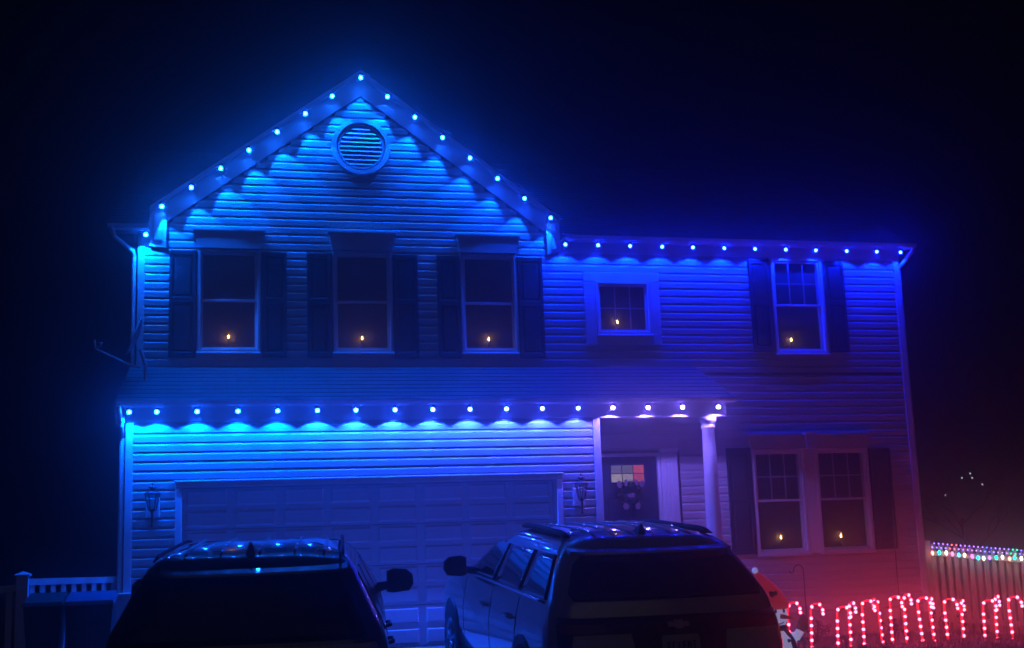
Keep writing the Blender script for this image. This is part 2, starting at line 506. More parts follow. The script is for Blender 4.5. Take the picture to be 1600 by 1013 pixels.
# gutters: half K profile along the eaves
def gutter(x0, x1, Y, zt):
    pr = [(0, 0), (0, -0.055), (-0.035, -0.055), (-0.055, -0.03), (-0.06, 0.0), (-0.05, 0.0), (-0.045, -0.026), (-0.03, -0.045), (-0.01, -0.045), (-0.01, 0)]
    n = len(pr)
    vs = [(x, Y + y, zt + z) for x in (x0, x1) for y, z in pr]
    fs = [(i, (i+1) % n, (i+1) % n + n, i + n) for i in range(n)] + [tuple(range(n))[::-1], tuple(range(n, 2*n))]
    build('gutter', MB().add(vs, fs), M['trim'], house)
gutter(5.14, 10.86, F - OH - 0.002, EAVE_TOP + 0.012)
gutter(-1.26, -0.74, F - OH - 0.002, EAVE_TOP + 0.012)
gutter(-1.05, 7.25, G - OH - 0.002, 1.925 + 0.01)
build('rake_trim', MB().prism([(-1.06, 1.66), (-0.96, 1.62), (-0.94, 1.86), (-1.06, 1.86)], G - 0.14, G - 0.10), M['trim'], house)
# downspouts
def spout(pts, r=0.032):
    build('downspout', MB().tube(pts, r, 8), M['trim'], house)
spout([(-1.02, G - 0.24, 1.88), (-1.01, G - 0.2, 1.80), (-0.985, G - 0.06, 1.58), (-0.985, G + 0.02, 1.50), (-0.985, G + 0.03, 0.3), (-0.985, G + 0.03, -1.15)])
spout([(-1.21, F - 0.24, 4.40), (-1.17, F - 0.22, 4.27), (-0.94, F - 0.02, 4.12), (-0.925, F + 0.02, 4.05), (-0.925, F + 0.03, 2.5)])
spout([(10.82, F - 0.24, 4.40), (10.81, F - 0.22, 4.33), (10.69, F + 0.02, 4.10), (10.70, F + 0.05, 4.0), (10.70, F + 0.06, -1.4)])

# roofs: stepped shingle courses
def roof_slope(name, p0, p1, q0, q1, n, th=0.008):
    """eave edge p0-p1 up to ridge edge q0-q1, n overlapping courses"""
    p0, p1, q0, q1 = map(Vector, (p0, p1, q0, q1))
    nrm = (p1 - p0).cross(q0 - p0).normalized()
    mb = MB()
    for i in range(n):
        t0, t1 = i / n, (i + 1) / n
        a, b = p0.lerp(q0, t0), p1.lerp(q1, t0)
        c, d = p1.lerp(q1, t1), p0.lerp(q0, t1)
        up_ = nrm * th
        vs = [a, b, c, d, a + up_, b + up_, c + nrm * 0.001, d + nrm * 0.001]
        mb.add(vs, [(3,2,1,0),(4,5,6,7),(0,1,5,4),(1,2,6,5),(3,0,4,7)])
    return build(name, mb, M['roof'], house)
roof_slope('porch_roof', (-1.06, G - OH - 0.01, 1.93), (7.26, G - OH - 0.01, 1.93), (-0.95, F, 2.535), (7.12, F, 2.535), 9)
EV, RY, RZ = F - OH - 0.02, F + 4.2, EAVE_TOP + 4.44 * 0.56
for xa, xb in ((-1.26, -0.735), (5.11, 10.85)):
    roof_slope('main_roof', (xa, EV, EAVE_TOP + 0.012), (xb, EV, EAVE_TOP + 0.012), (xa, RY, RZ), (xb, RY, RZ), 34)
ym_ = F + 0.45
zm_ = EAVE_TOP + 0.012 + (ym_ - EV) * (RZ - EAVE_TOP - 0.012) / (RY - EV)
roof_slope('main_roof', (-0.735, ym_, zm_), (5.11, ym_, zm_), (-0.735, RY, RZ), (5.11, RY, RZ), 30)
roof_slope('main_roof', (10.85, RY + 4.44, EAVE_TOP + 0.012), (-1.26, RY + 4.44, EAVE_TOP + 0.012), (10.85, RY, RZ), (-1.26, RY, RZ), 12)
g0 = F - RO - 0.012
roof_slope('gable_roof', (APX - 2.92, RY - 0.3, rake(APX - 2.92) + 0.005), (APX - 2.92, g0, rake(APX - 2.92) + 0.005), (APX, RY - 0.3, APZ + 0.006), (APX, g0, APZ + 0.006), 24)
roof_slope('gable_roof', (APX + 2.92, g0, rake(APX + 2.92) + 0.005), (APX + 2.92, RY - 0.3, rake(APX + 2.92) + 0.005), (APX, g0, APZ + 0.006), (APX, RY - 0.3, APZ + 0.006), 24)
# side gable triangles of the main roof
for x in (HL + 0.05, HR - 0.15):
    mb = MB()
    vs = [(x + e, y, z) for e in (0, 0.1) for y, z in ((F + 0.2, 4.38), (F + 8.3, 4.38), (RY, RZ - 0.18))]
    mb.add(vs, [(0,1,2),(5,4,3),(0,3,4,1),(1,4,5,2),(2,5,3,0)])
    build('gable_end', mb, M['siding'], house)
build('porch_ceiling', MB().box(GR + 0.02, 7.12, G + 0.17, F - 0.03, 1.78, 1.80), M['trim'], house)
build('roof_end', MB().add([(7.10, G - 0.2, 1.90), (7.10, F - 0.02, 1.90), (7.10, F - 0.02, 2.49), (7.08, G - 0.2, 1.90), (7.08, F - 0.02, 1.90), (7.08, F - 0.02, 2.49)],
      [(0,1,2),(5,4,3),(0,3,4,1),(1,4,5,2),(2,5,3,0)]), M['siding'], house)
build('roof_end', MB().add([(-0.93, G - 0.2, 1.90), (-0.93, F - 0.02, 1.90), (-0.93, F - 0.02, 2.49), (-0.91, G - 0.2, 1.90), (-0.91, F - 0.02, 1.90), (-0.91, F - 0.02, 2.49)],
      [(0,2,1),(3,4,5),(0,1,4,3),(1,2,5,4),(2,0,3,5)]), M['siding'], house)

# windows
def window(key, grid=False, header=True, hx=None, trim=0.045):
    x0, x1, z0, z1, zm = WIN[key]
    t = trim
    mb = MB()
    y0, y1 = F - 0.040, F + 0.155
    mb.bevbox(x0, x0 + t, y0, y1, z0, z1, 0.006).bevbox(x1 - t, x1, y0, y1, z0, z1, 0.006)
    mb.bevbox(x0 + t, x1 - t, y0 + 0.001, y1, z1 - t, z1, 0.006).bevbox(x0 + t, x1 - t, y0 + 0.001, y1, z0, z0 + t, 0.006)
    wn = build('window', mb, M['trim'], house)
    sashes = [(z0 + t, zm, F + 0.02), (zm - 0.03, z1 - t, F - 0.005)] if zm else [(z0 + t, z1 - t, F)]
    for i, (a, b, Y) in enumerate(sashes):
        s = 0.032
        sb = MB().bevbox(x0 + t, x0 + t + s, Y, Y + 0.026, a, b, 0.004).bevbox(x1 - t - s, x1 - t, Y, Y + 0.026, a, b, 0.004)
        sb.bevbox(x0 + t + s, x1 - t - s, Y + 0.001, Y + 0.026, a, a + s, 0.004).bevbox(x0 + t + s, x1 - t - s, Y + 0.001, Y + 0.026, b - s, b, 0.004)
        build('sash', sb, M['trim'], wn)
        build('pane', MB().box(x0 + t + s - 0.004, x1 - t - s + 0.004, Y + 0.012, Y + 0.016, a + s - 0.004, b - s + 0.004), M['glass'], wn)
        if grid and (i == len(sashes) - 1):
            ga, gb, gx0, gx1 = a + s, b - s, x0 + t + s, x1 - t - s
            for k in (1, 2):
                gx = gx0 + (gx1 - gx0) * k / 3
                build('muntin', MB().box(gx - 0.009, gx + 0.009, Y + 0.018, Y + 0.024, ga, gb), M['header'], wn)
            gm = (ga + gb) / 2
            build('muntin', MB().box(gx0, gx1, Y + 0.0185, Y + 0.0235, gm - 0.009, gm + 0.009), M['header'], wn)
    build('window_shade', MB().box(x0 + 0.01, x1 - 0.01, F + 0.135, F + 0.15, z0 + 0.01, z1 - 0.01), M['blind'], wn)
    build('sill', MB().bevbox(x0 - 0.01, x1 + 0.01, F - 0.052, F - 0.004, z0 - 0.03, z0 + 0.002, 0.008), M['trim'], wn)
    return wn

def crosshead(x0, x1, z0, z1, fl, d=0.085, key=False, m='header'):
    """flared header board: wider at the top, with a thin cap"""
    mb = MB().prism([(x0, z0), (x1, z0), (x1 + fl, z1), (x0 - fl, z1)], F - d, F - 0.004)
    h = build('window_header', mb, M[m], house)
    build('cap', MB().box(x0 - fl - 0.015, x1 + fl + 0.015, F - d - 0.015, F - 0.004, z1 + 0.001, z1 + 0.022), M[m], h)
    if key:
        c = (x0 + x1) / 2
        build('keystone', MB().prism([(c - 0.07, z0 - 0.01), (c + 0.07, z0 - 0.01), (c + 0.10, z1 + 0.045), (c - 0.10, z1 + 0.045)], F - d - 0.03, F - 0.005), M[m], h)
for k in ('gable_left', 'gable_mid', 'gable_right'):
    window(k)
    a, b, c, d, e = WIN[k]
    crosshead(a - 0.0, b + 0.0, d + 0.005, d + 0.25, 0.05)
window('small', True)
window('upper_right', True)
window('lower_l', True); window('lower_r', True)
crosshead(7.93, 9.845, 1.29, 1.475, 0.06, key=True)
build('window_trim', MB().bevbox(8.777, 8.953, F - 0.036, F + 0.15, -0.265, 1.287, 0.006), M['trim'], house)
# wide flat casing of the small window
sx0, sx1, sz0, sz1 = 5.45, 6.62, 2.85, 3.95
for nm, bx in (('window_trim', (sx0, 5.618, sz0, 3.80)), ('window_trim', (6.482, sx1, sz0, 3.80)), ('window_trim', (sx0 - 0.005, sx1 + 0.005, 3.803, sz1)), ('window_trim', (5.62, 6.48, sz0, 2.975))):
    build(nm, MB().bevbox(bx[0], bx[1], F - 0.034, F - 0.001, bx[2], bx[3], 0.006), M['trim'], house)

# shutters
def shutter(x0, x1, z0, z1):
    w_, Y = 0.045, F - 0.016
    mb = MB()
    zm = (z0 + z1) / 2 + 0.05
    mb.box(x0, x1, Y - 0.014, Y - 0.002, z0, z1)
    mb.bevbox(x0, x0 + w_, Y - 0.032, Y - 0.013, z0, z1, 0.005).bevbox(x1 - w_, x1, Y - 0.032, Y - 0.013, z0, z1, 0.005)
    for a, b in ((z0, z0 + 0.07), (zm - 0.04, zm + 0.04), (z1 - 0.07, z1)):
        mb.bevbox(x0 + w_, x1 - w_, Y - 0.031, Y - 0.013, a, b, 0.005)
    s = build('shutter', mb, M['shutter'], house)
    for a, b in ((z0 + 0.07, zm - 0.04), (zm + 0.04, z1 - 0.07)):
        build('panel', MB().bevbox(x0 + w_ + 0.025, x1 - w_ - 0.025, Y - 0.027, Y - 0.0135, a + 0.025, b - 0.025, 0.010), M['shutter'], s)
for a, b in ((-0.46, -0.10), (0.785, 1.12), (1.40, 1.74), (2.62, 2.97), (3.25, 3.575), (4.445, 4.82)):
    shutter(a, b, 2.66, 4.15)
shutter(8.09, 8.44, 2.76, 4.19); shutter(9.36, 9.69, 2.76, 4.19)
shutter(7.53, 7.915, -0.25, 1.31); shutter(9.86, 10.22, -0.25, 1.27)

# round gable vent
VX, VZ = 2.187, 5.735
def ring(r0, r1, y0, y1, n=40):
    mb = MB()
    vs = []
    for k in range(n):
        a = 2*pi*k/n
        for r, y in ((r1, y1), (r1 - 0.012, y0), (r0 + 0.012, y0), (r0, y1)):
            vs.append((VX + r*cos(a), y, VZ + r*sin(a)))
    fs = [(k*4+i, ((k+1) % n)*4+i, ((k+1) % n)*4+i+1, k*4+i+1) for k in range(n) for i in range(3)]
    return mb.add(vs, fs)
vent = build('gable_vent', ring(0.345, 0.43, F - 0.055, F - 0.003), M['trim'], house)
build('vent_ring', ring(0.295, 0.345, F - 0.038, F - 0.002), M['trim'], vent)
mb = MB().prism([(VX + 0.34*cos(2*pi*k/32), VZ + 0.34*sin(2*pi*k/32)) for k in range(32)], F - 0.019, F - 0.017)
build('vent_back', mb, M['black_plastic'], vent)
for i in range(9):
    z = VZ - 0.26 + i * 0.065
    hw = sqrt(max(0.0, 0.30**2 - (z + 0.01 - VZ)**2))
    if hw > 0.05:
        build('slat', MB().add([(VX-hw, F-0.042, z-0.012), (VX+hw, F-0.042, z-0.012), (VX+hw, F-0.020, z+0.036), (VX-hw, F-0.020, z+0.036),
              (VX-hw, F-0.034, z-0.016), (VX+hw, F-0.034, z-0.016), (VX+hw, F-0.0195, z+0.020), (VX-hw, F-0.0195, z+0.020)],
              [(0,1,2,3),(7,6,5,4),(0,4,5,1),(1,5,6,2),(3,7,4,0)]), M['trim'], vent)

# garage door with raised panels
GX0, GX1, GZ1 = -0.245, 4.655, 0.865
gd = MB()
for i in range(4):
    za = FLOOR + i * (GZ1 - FLOOR) / 4
    gd.bevbox(GX0, GX1, G + 0.200, G + 0.24, za + 0.003, za + (GZ1 - FLOOR) / 4 - 0.003, 0.006)
gdoor = build('garage_door', gd, M['garage'], house)
pw, ph = (GX1 - GX0) / 8, (GZ1 - FLOOR) / 8
pm = MB().bevbox(-pw/2 + 0.05, pw/2 - 0.05, -0.024, 0.001, -ph/2 + 0.034, ph/2 - 0.034, 0.020).mesh('panel', M['garage'])
for i in range(8):
    for j in range(8):
        link('panel', pm, gdoor, (GX0 + (i + 0.5) * pw, G + 0.1995, FLOOR + (j + 0.5) * ph), (random.uniform(-.004, .004), 0, 0))
build('garage_casing', MB().bevbox(-0.33, -0.247, G - 0.022, G + 0.255, FLOOR - 0.02, GZ1 + 0.002, 0.006), M['trim'], house)
build('garage_casing', MB().bevbox(4.657, 4.74, G - 0.022, G + 0.255, FLOOR - 0.02, GZ1 + 0.002, 0.006), M['trim'], house)
build('garage_casing', MB().bevbox(-0.33, 4.74, G - 0.024, G + 0.255, GZ1 + 0.004, GZ1 + 0.065, 0.006), M['trim'], house)
build('drip_cap', MB().bevbox(-0.345, 4.755, G - 0.050, G - 0.001, GZ1 + 0.067, GZ1 + 0.085, 0.004), M['trim'], house)

# front door, pilasters and crosshead
D0, D1, DZ0, DZ1 = 5.545, 6.445, -0.82, 1.21
fd = build('front_door', MB().bevbox(D0, D1, F + 0.02, F + 0.065, DZ0, DZ1, 0.004), M['door'], house)
for (a, b) in ((D0 + 0.13, 5.97), (6.02, D1 - 0.13)):
    for (c, d) in ((-0.62, -0.05), (0.05, 0.62)):
        build('panel', MB().bevbox(a, b, F + 0.008, F + 0.021, c, d, 0.012), M['door'], fd)
cols = [((0.15, 0.12, 0.26), 0.9), ((0.14, 0.12, 0.24), 0.9), ((0.62, 0.09, 0.18), 0.8), ((0.40, 0.32, 0.36), 0.9), ((0.33, 0.26, 0.36), 0.9), ((0.50, 0.08, 0.17), 0.8)]
lw, lh = (6.245 - 5.735) / 3, 0.125
mbf = MB().bevbox(5.715, 6.265, F + 0.006, F + 0.02, 0.828, 1.105, 0.006)
lf = build('light_frame', mbf, M['door'], fd)
for k in range(6):
    i, j = k % 3, k // 3
    x0 = 5.735 + i * lw; z1 = 1.092 - j * lh
    build('pane', MB().box(x0 + 0.007, x0 + lw - 0.007, F + 0.002, F + 0.0055, z1 - lh + 0.007, z1 - 0.004), pane_mat(k, *cols[k]), lf)
build('door_knob', MB().ball((D1 - 0.07, F - 0.02, 0.12), 0.032).tube([(D1 - 0.07, F + 0.02, 0.12), (D1 - 0.07, F - 0.02, 0.12)], 0.012), M['brass'], fd, True)
build('door_jamb', MB().box(D1 + 0.002, D1 + 0.045, F - 0.018, F + 0.12, DZ0, DZ1), M['trim'], house)
build('door_jamb', MB().box(D0 - 0.06, D0 - 0.002, F - 0.018, F + 0.12, DZ0, DZ1), M['trim'], house)
build('door_jamb', MB().box(D0 - 0.06, D1 + 0.045, F - 0.019, F + 0.12, DZ1 + 0.002, DZ1 + 0.05), M['trim'], house)
for px in (D1 + 0.047, D0 - 0.062 - 0.26):
    pl = MB().bevbox(px, px + 0.26, F - 0.045, F - 0.001, DZ0, DZ1 + 0.06, 0.006)
    p = build('pilaster', pl, M['trim'], house)
    for k in range(4):
        build('flute', MB().bevbox(px + 0.035 + k*0.052, px + 0.065 + k*0.052, F - 0.054, F - 0.0445, DZ0 + 0.2, DZ1 - 0.1, 0.004), M['trim'], p)
    build('capital', MB().bevbox(px - 0.015, px + 0.275, F - 0.065, F - 0.001, DZ1 + 0.062, DZ1 + 0.115, 0.006), M['trim'], p)
crosshead(5.23, 6.73, DZ1 + 0.118, DZ1 + 0.295, 0.06, d=0.07)
build('porch_floor', MB().bevbox(GR + 0.02, 7.35, G - 0.25, F - 0.02, -1.7, DZ0 - 0.01, 0.01), M['concrete'], house)
build('porch_step', MB().bevbox(5.6, 7.0, G - 0.58, G - 0.253, -1.7, DZ0 - 0.18, 0.01), M['concrete'], house)
build('porch_step', MB().bevbox(5.6, 7.0, G - 0.90, G - 0.583, -1.7, DZ0 - 0.35, 0.01), M['concrete'], house)
# round porch column
pr = [(0.135, DZ0), (0.135, DZ0 + 0.06), (0.12, DZ0 + 0.10), (0.113, DZ0 + 0.14)]
pr += [(0.112 - 0.024 * (t / 8) ** 1.4, DZ0 + 0.14 + t / 8 * 2.20) for t in range(9)]
pr += [(0.10, 1.53), (0.104, 1.545), (0.092, 1.56), (0.090, 1.59), (0.115, 1.615), (0.122, 1.635), (0.125, 1.689)]
build('porch_column', MB().lathe(pr, (6.93, G + 0.06, 0), 28), M['trim'], house, True)

# ------------------------------------------------------------------ LED eave lights
hm = MB().lathe([(0.030, 0.030), (0.034, 0.018), (0.034, 0.0), (0.028, -0.006)][::-1], (0, 0, 0), 14).mesh('housing', M['housing'], True)
_sh, _sn = [], 9  # half-round shield added to keep bulb light off the frieze and wall
for r_, z_ in ((0.034, 0.0), (0.034, -0.058), (0.031, -0.058), (0.031, 0.0)):
    _sh += [(r_ * cos(a_), r_ * sin(a_), z_) for a_ in [radians(-12 + 204 * k_ / (_sn - 1)) for k_ in range(_sn)]]
sm_ = MB().add(_sh, [(i_ * _sn + k_, i_ * _sn + k_ + 1, ((i_ + 1) % 4) * _sn + k_ + 1, ((i_ + 1) % 4) * _sn + k_) for i_ in range(4) for k_ in range(_sn - 1)]).mesh('bulb_shield', M['housing'], False)
bm_ = MB().ball((0, 0, -0.030), 0.0225, 12, 6).mesh('bulb', M['led'], True)
n_light = [0]
def eave_light(x, y, z, col, power, label, group, size=116, blend=0.16, tilt=0.0):
    t = thing('eave_light', label, 'light', (x, y, z), (0, 0, 0), group)
    link('housing', hm, t, world=False)
    link('bulb_shield', sm_, t, world=False)
    b = link('bulb', bm_, t, world=False)
    e = BULB_E
    b.color = (col[0] * e + 1.4, col[1] * e + 1.4, col[2] * e + 1.4, 1)
    L = bpy.data.lights.new('led_beam', 'SPOT')
    L.energy = power
    L.color = col
    L.spot_size = radians(size)
    L.spot_blend = blend
    L.shadow_soft_size = 0.012
    lo = bpy.data.objects.new('led_beam', L)
    COL.objects.link(lo)
    lo.parent = t
    lo.location = (0, 0, -0.060)
    lo.rotation_euler = (0, tilt, 0)
CY = (0.0, 0.108, 1.0)
YF, YE, YG = F - 0.170, F - 0.17, G - 0.17
lr = [(1.767, 6.512), (1.384, 6.213), (0.988, 5.919), (0.599, 5.62), (0.217, 5.316), (-0.177, 5.026), (-0.563, 4.732)]
rr_ = [(2.561, 6.506), (2.958, 6.225), (3.357, 5.932), (3.757, 5.638), (4.16, 5.343), (4.555, 5.055), (4.942, 4.747)]
eave_light(2.18, YF, rake(2.18) - 0.105, CY, SPOT_GABLE, 'cyan blue LED light at the very peak of the gable', 'gable eave lights', 67, 0.25)
for i, (x, z) in enumerate(lr):
    eave_light(x, YF, rake(x) - 0.105, CY, SPOT_GABLE, 'cyan blue LED on the left gable slope, %s below the peak light' % ORD[i], 'gable eave lights', 67, 0.25, -radians(16))
for i, (x, z) in enumerate(rr_):
    f = i / 6
    eave_light(x, YF, rake(x) - 0.105, (0.0, 0.095 - 0.05 * f, 1.0), SPOT_GABLE, 'blue LED on the right gable slope, %s below the peak light' % ORD[i], 'gable eave lights', 67, 0.25, radians(16))
er = [(-0.768, 4.349), (5.15, 4.365), (5.653, 4.367), (6.151, 4.364), (6.657, 4.361), (7.148, 4.358), (7.656, 4.359), (8.16, 4.361), (8.67, 4.362), (9.176, 4.369), (9.7, 4.376), (10.22, 4.382), (10.634, 4.391)]
eave_light(er[0][0], YE, 4.352, CY, SPOT_GABLE, 'cyan blue LED at the short eave left of the gable', 'upper eave lights')
for i, (x, z) in enumerate(er[1:]):
    f = i / 11
    eave_light(x, YE, 4.352, (0.0, 0.016 - 0.008 * f, 1.0), SPOT_EAVE, 'deep blue LED under the right upper eave, %s from the gable' % ORD[i], 'upper eave lights')
lo_ = [-0.894, -0.562, -0.07, 0.436, 0.935, 1.441, 1.938, 2.45, 2.954, 3.456, 3.956, 4.454, 4.961, 5.455, 5.965, 6.473, 7.007]
for i, x in enumerate(lo_):
    f = i / 16
    c = (0.0 + 0.06 * max(0, f - 0.25) ** 1.3, 0.092 - 0.062 * f, 1.0)
    if i >= 13: c = (0.19, 0.12, 1.0)
    eave_light(x, YG, 1.838, c, SPOT_LOW * (1.0 if i < 12 else 0.8 if i < 13 else 0.38), '%s LED under the garage and porch eave, %s from the left' % ('cyan blue' if i < 7 else 'violet blue' if i < 13 else 'violet white', ORD[i]), 'lower eave lights', 118 if i < 13 else 138, 0.16)

# ------------------------------------------------------------------ window candles
def candle(x, zf, label, z_sill):
    y = F + 0.085
    t = thing('window_candle', label, 'candle', (x, y, z_sill), (0, 0, 0), 'electric candles in the windows')
    h = zf - z_sill
    build('base', MB().lathe([(0.045, 0), (0.045, 0.008), (0.018, 0.02), (0.014, 0.03)], (0, 0, 0), 14), M['brass'], t, True, world=False)
    build('stick', MB().lathe([(0.011, 0.028), (0.011, h - 0.03), (0.006, h - 0.022)], (0, 0, 0), 12), M['candle'], t, True, world=False)
    build('flame', MB().lathe([(0.003, h - 0.020), (0.010, h - 0.009), (0.008, h + 0.005), (0.001, h + 0.026)], (0, 0, 0), 10), M['flame'], t, True, world=False)
for x, z, lab, k in ((0.335, 2.967, 'lit candle in the leftmost gable window', 'gable_left'), (2.176, 2.955, 'lit candle in the middle gable window', 'gable_mid'),
                  (4.008, 2.949, 'lit candle in the rightmost gable window', 'gable_right'), (5.978, 3.218, 'lit candle in the small square upper window', 'small'),
                  (8.777, 2.961, 'lit candle in the upper window at the right end', 'upper_right'), (8.37, -0.023, 'lit candle in the left half of the ground floor double window', 'lower_l'),
                  (9.354, -0.030, 'lit candle in the right half of the ground floor double window', 'lower_r')):
    candle(x, z, lab, WIN[k][2] + 0.05)

# ------------------------------------------------------------------ wall lanterns
def lantern(x, label):
    t = thing('wall_lantern', label, 'lantern', (x, G - 0.016, 0.38), (0, 0, 0), 'wall lanterns beside the garage door')
    B = lambda n, mb, m, s=False: build(n, mb, M[m], t, s, world=False)
    B('mounting_block', MB().bevbox(-0.085, 0.085, -0.022, 0.0, 0.12, 0.36, 0.008), 'trim')
    B('bracket', MB().tube([(0, -0.02, 0.2), (0, -0.10, 0.19), (0, -0.14, 0.21)], 0.014), 'metal_dark')
    c = (0, -0.14, 0)
    B('tail', MB().lathe([(0.004, 0.0), (0.02, 0.015), (0.008, 0.035), (0.012, 0.12), (0.016, 0.18), (0.05, 0.21)], c, 12), 'metal_dark', True)
    B('glass_body', MB().lathe([(0.045, 0.212), (0.085, 0.40)], c, 6), 'lantern_glass')
    fr = MB()
    for k in range(6):
        a = 2*pi*k/6
        fr.tube([(0.047*cos(a), -0.14 + 0.047*sin(a), 0.21), (0.088*cos(a), -0.14 + 0.088*sin(a), 0.402)], 0.006, 5)
    B('cage', fr, 'metal_dark')
    B('roof_cap', MB().lathe([(0.105, 0.402), (0.10, 0.415), (0.055, 0.445), (0.03, 0.452), (0.028, 0.472), (0.052, 0.478), (0.045, 0.495), (0.012, 0.512), (0.01, 0.525), (0.014, 0.535), (0.003, 0.552)], c, 14), 'metal_dark', True)
lantern(-0.60, 'dark lantern on the siding left of the garage door')
lantern(4.96, 'dark lantern on the siding between garage door and porch')

# ------------------------------------------------------------------ door wreath
wt = thing('door_wreath', 'dark wreath with pale bows hanging on the front door', 'wreath', (6.0, F - 0.01, 0.68))
rb = random.Random(3)
wm = MB()
for k in range(260):
    a = rb.uniform(0, 2*pi); r = 0.155 + rb.gauss(0, 0.028)
    c = Vector((r*cos(a), -0.03 + rb.uniform(-0.03, 0.025), r*sin(a)))
    d = Vector((rb.gauss(0,1), rb.gauss(0,.5), rb.gauss(0,1))).normalized() * 0.045
    e = d.orthogonal().normalized() * 0.012
    wm.add([c - e, c + e, c + d], [(0, 1, 2)])
build('greens', wm, M['wreath'], wt, world=False)
wt.children[0]['kind'] = 'stuff'
build('hoop', MB().tube([(0.155*cos(2*pi*k/24), -0.012, 0.155*sin(2*pi*k/24)) for k in range(25)], 0.018, 6), M['wreath'], wt, True, world=False)
for sx_, z, w_, h_, rot in ((-0.17, 0.13, 0.075, 0.11, 0.2), (0.17, 0.13, 0.075, 0.11, -0.2), (-0.07, 0.15, 0.05, 0.10, -0.3), (0.09, 0.15, 0.05, 0.10, 0.3), (0.0, -0.03, 0.12, 0.065, 0), (-0.085, -0.185, 0.085, 0.095, 0.6), (0.095, -0.185, 0.085, 0.095, -0.6)):
    pts = []
    for k in range(12):
        a = 2*pi*k/12
        px, pz = w_/2*cos(a), h_/2*sin(a)
        pts.append((sx_ + px*cos(rot) - pz*sin(rot), z + px*sin(rot) + pz*cos(rot)))
    build('bow', MB().prism(pts, -0.075, -0.058), M['ribbon'], wt, world=False)

# ------------------------------------------------------------------ satellite dish
sd = thing('satellite_dish', 'grey satellite dish at the left end of the garage roof', 'satellite dish', (-0.74, 16.92, 2.45))
mb = MB()
ax = Vector((-0.93, -0.12, 0.35)).normalized()
u = Vector((0, 1, 0)); u = (u - ax * u.dot(ax)).normalized(); v = ax.cross(u)
c0 = Vector((-0.835, 16.92, 2.86))
n = 20
vs, fs = [], []
for i, (r, dpt) in enumerate(((0.02, 0), (0.12, 0.012), (0.2, 0.035), (0.27, 0.065))):
    for k in range(n):
        a = 2*pi*k/n
        vs.append(c0 + u*(r*cos(a)*0.9) + v*(r*sin(a)) + ax*dpt)
m_ = len(vs)
vs += [p - ax * 0.012 for p in vs]
for o_ in (0, m_):
    fs += [(o_+i*n+k, o_+i*n+(k+1) % n, o_+(i+1)*n+(k+1) % n, o_+(i+1)*n+k) for i in range(3) for k in range(n)]
fs += [(3*n+k, 3*n+(k+1) % n, m_+3*n+(k+1) % n, m_+3*n+k) for k in range(n)]
build('reflector', MB().add(vs, fs), M['dish'], sd, True)
build('feed_arm', MB().tube([(-0.80, 16.92, 2.46), (-0.95, 16.91, 2.50), (-1.36, 16.90, 2.70), (-1.38, 16.90, 2.82)], 0.018, 8), M['dish'], sd)
build('feed_horn', MB().tube([(-1.35, 16.9, 2.71), (-1.315, 16.9, 2.74)], 0.014).lathe([(0.02, -0.03), (0.026, 0.01), (0.036, 0.03)], (-1.305, 16.9, 2.755), 12), M['dish'], sd, True)
build('mast', MB().tube([(-0.735, 16.92, 2.22), (-0.735, 16.92, 2.50), (-0.80, 16.92, 2.70)], 0.024, 8), M['dish'], sd)
build('mast_foot', MB().box(-0.81, -0.66, 16.85, 17.0, 2.19, 2.25), M['dish'], sd)

# ------------------------------------------------------------------ cars
def lerp_levels(L, z):
    for a, b in zip(L, L[1:]):
        if z <= b[0]:
            t = (z - a[0]) / (b[0] - a[0]) if b[0] > a[0] else 0
            t = min(1, max(0, t))
            return [p + (q - p) * t for p, q in zip(a, b)]
    return list(L[-1])

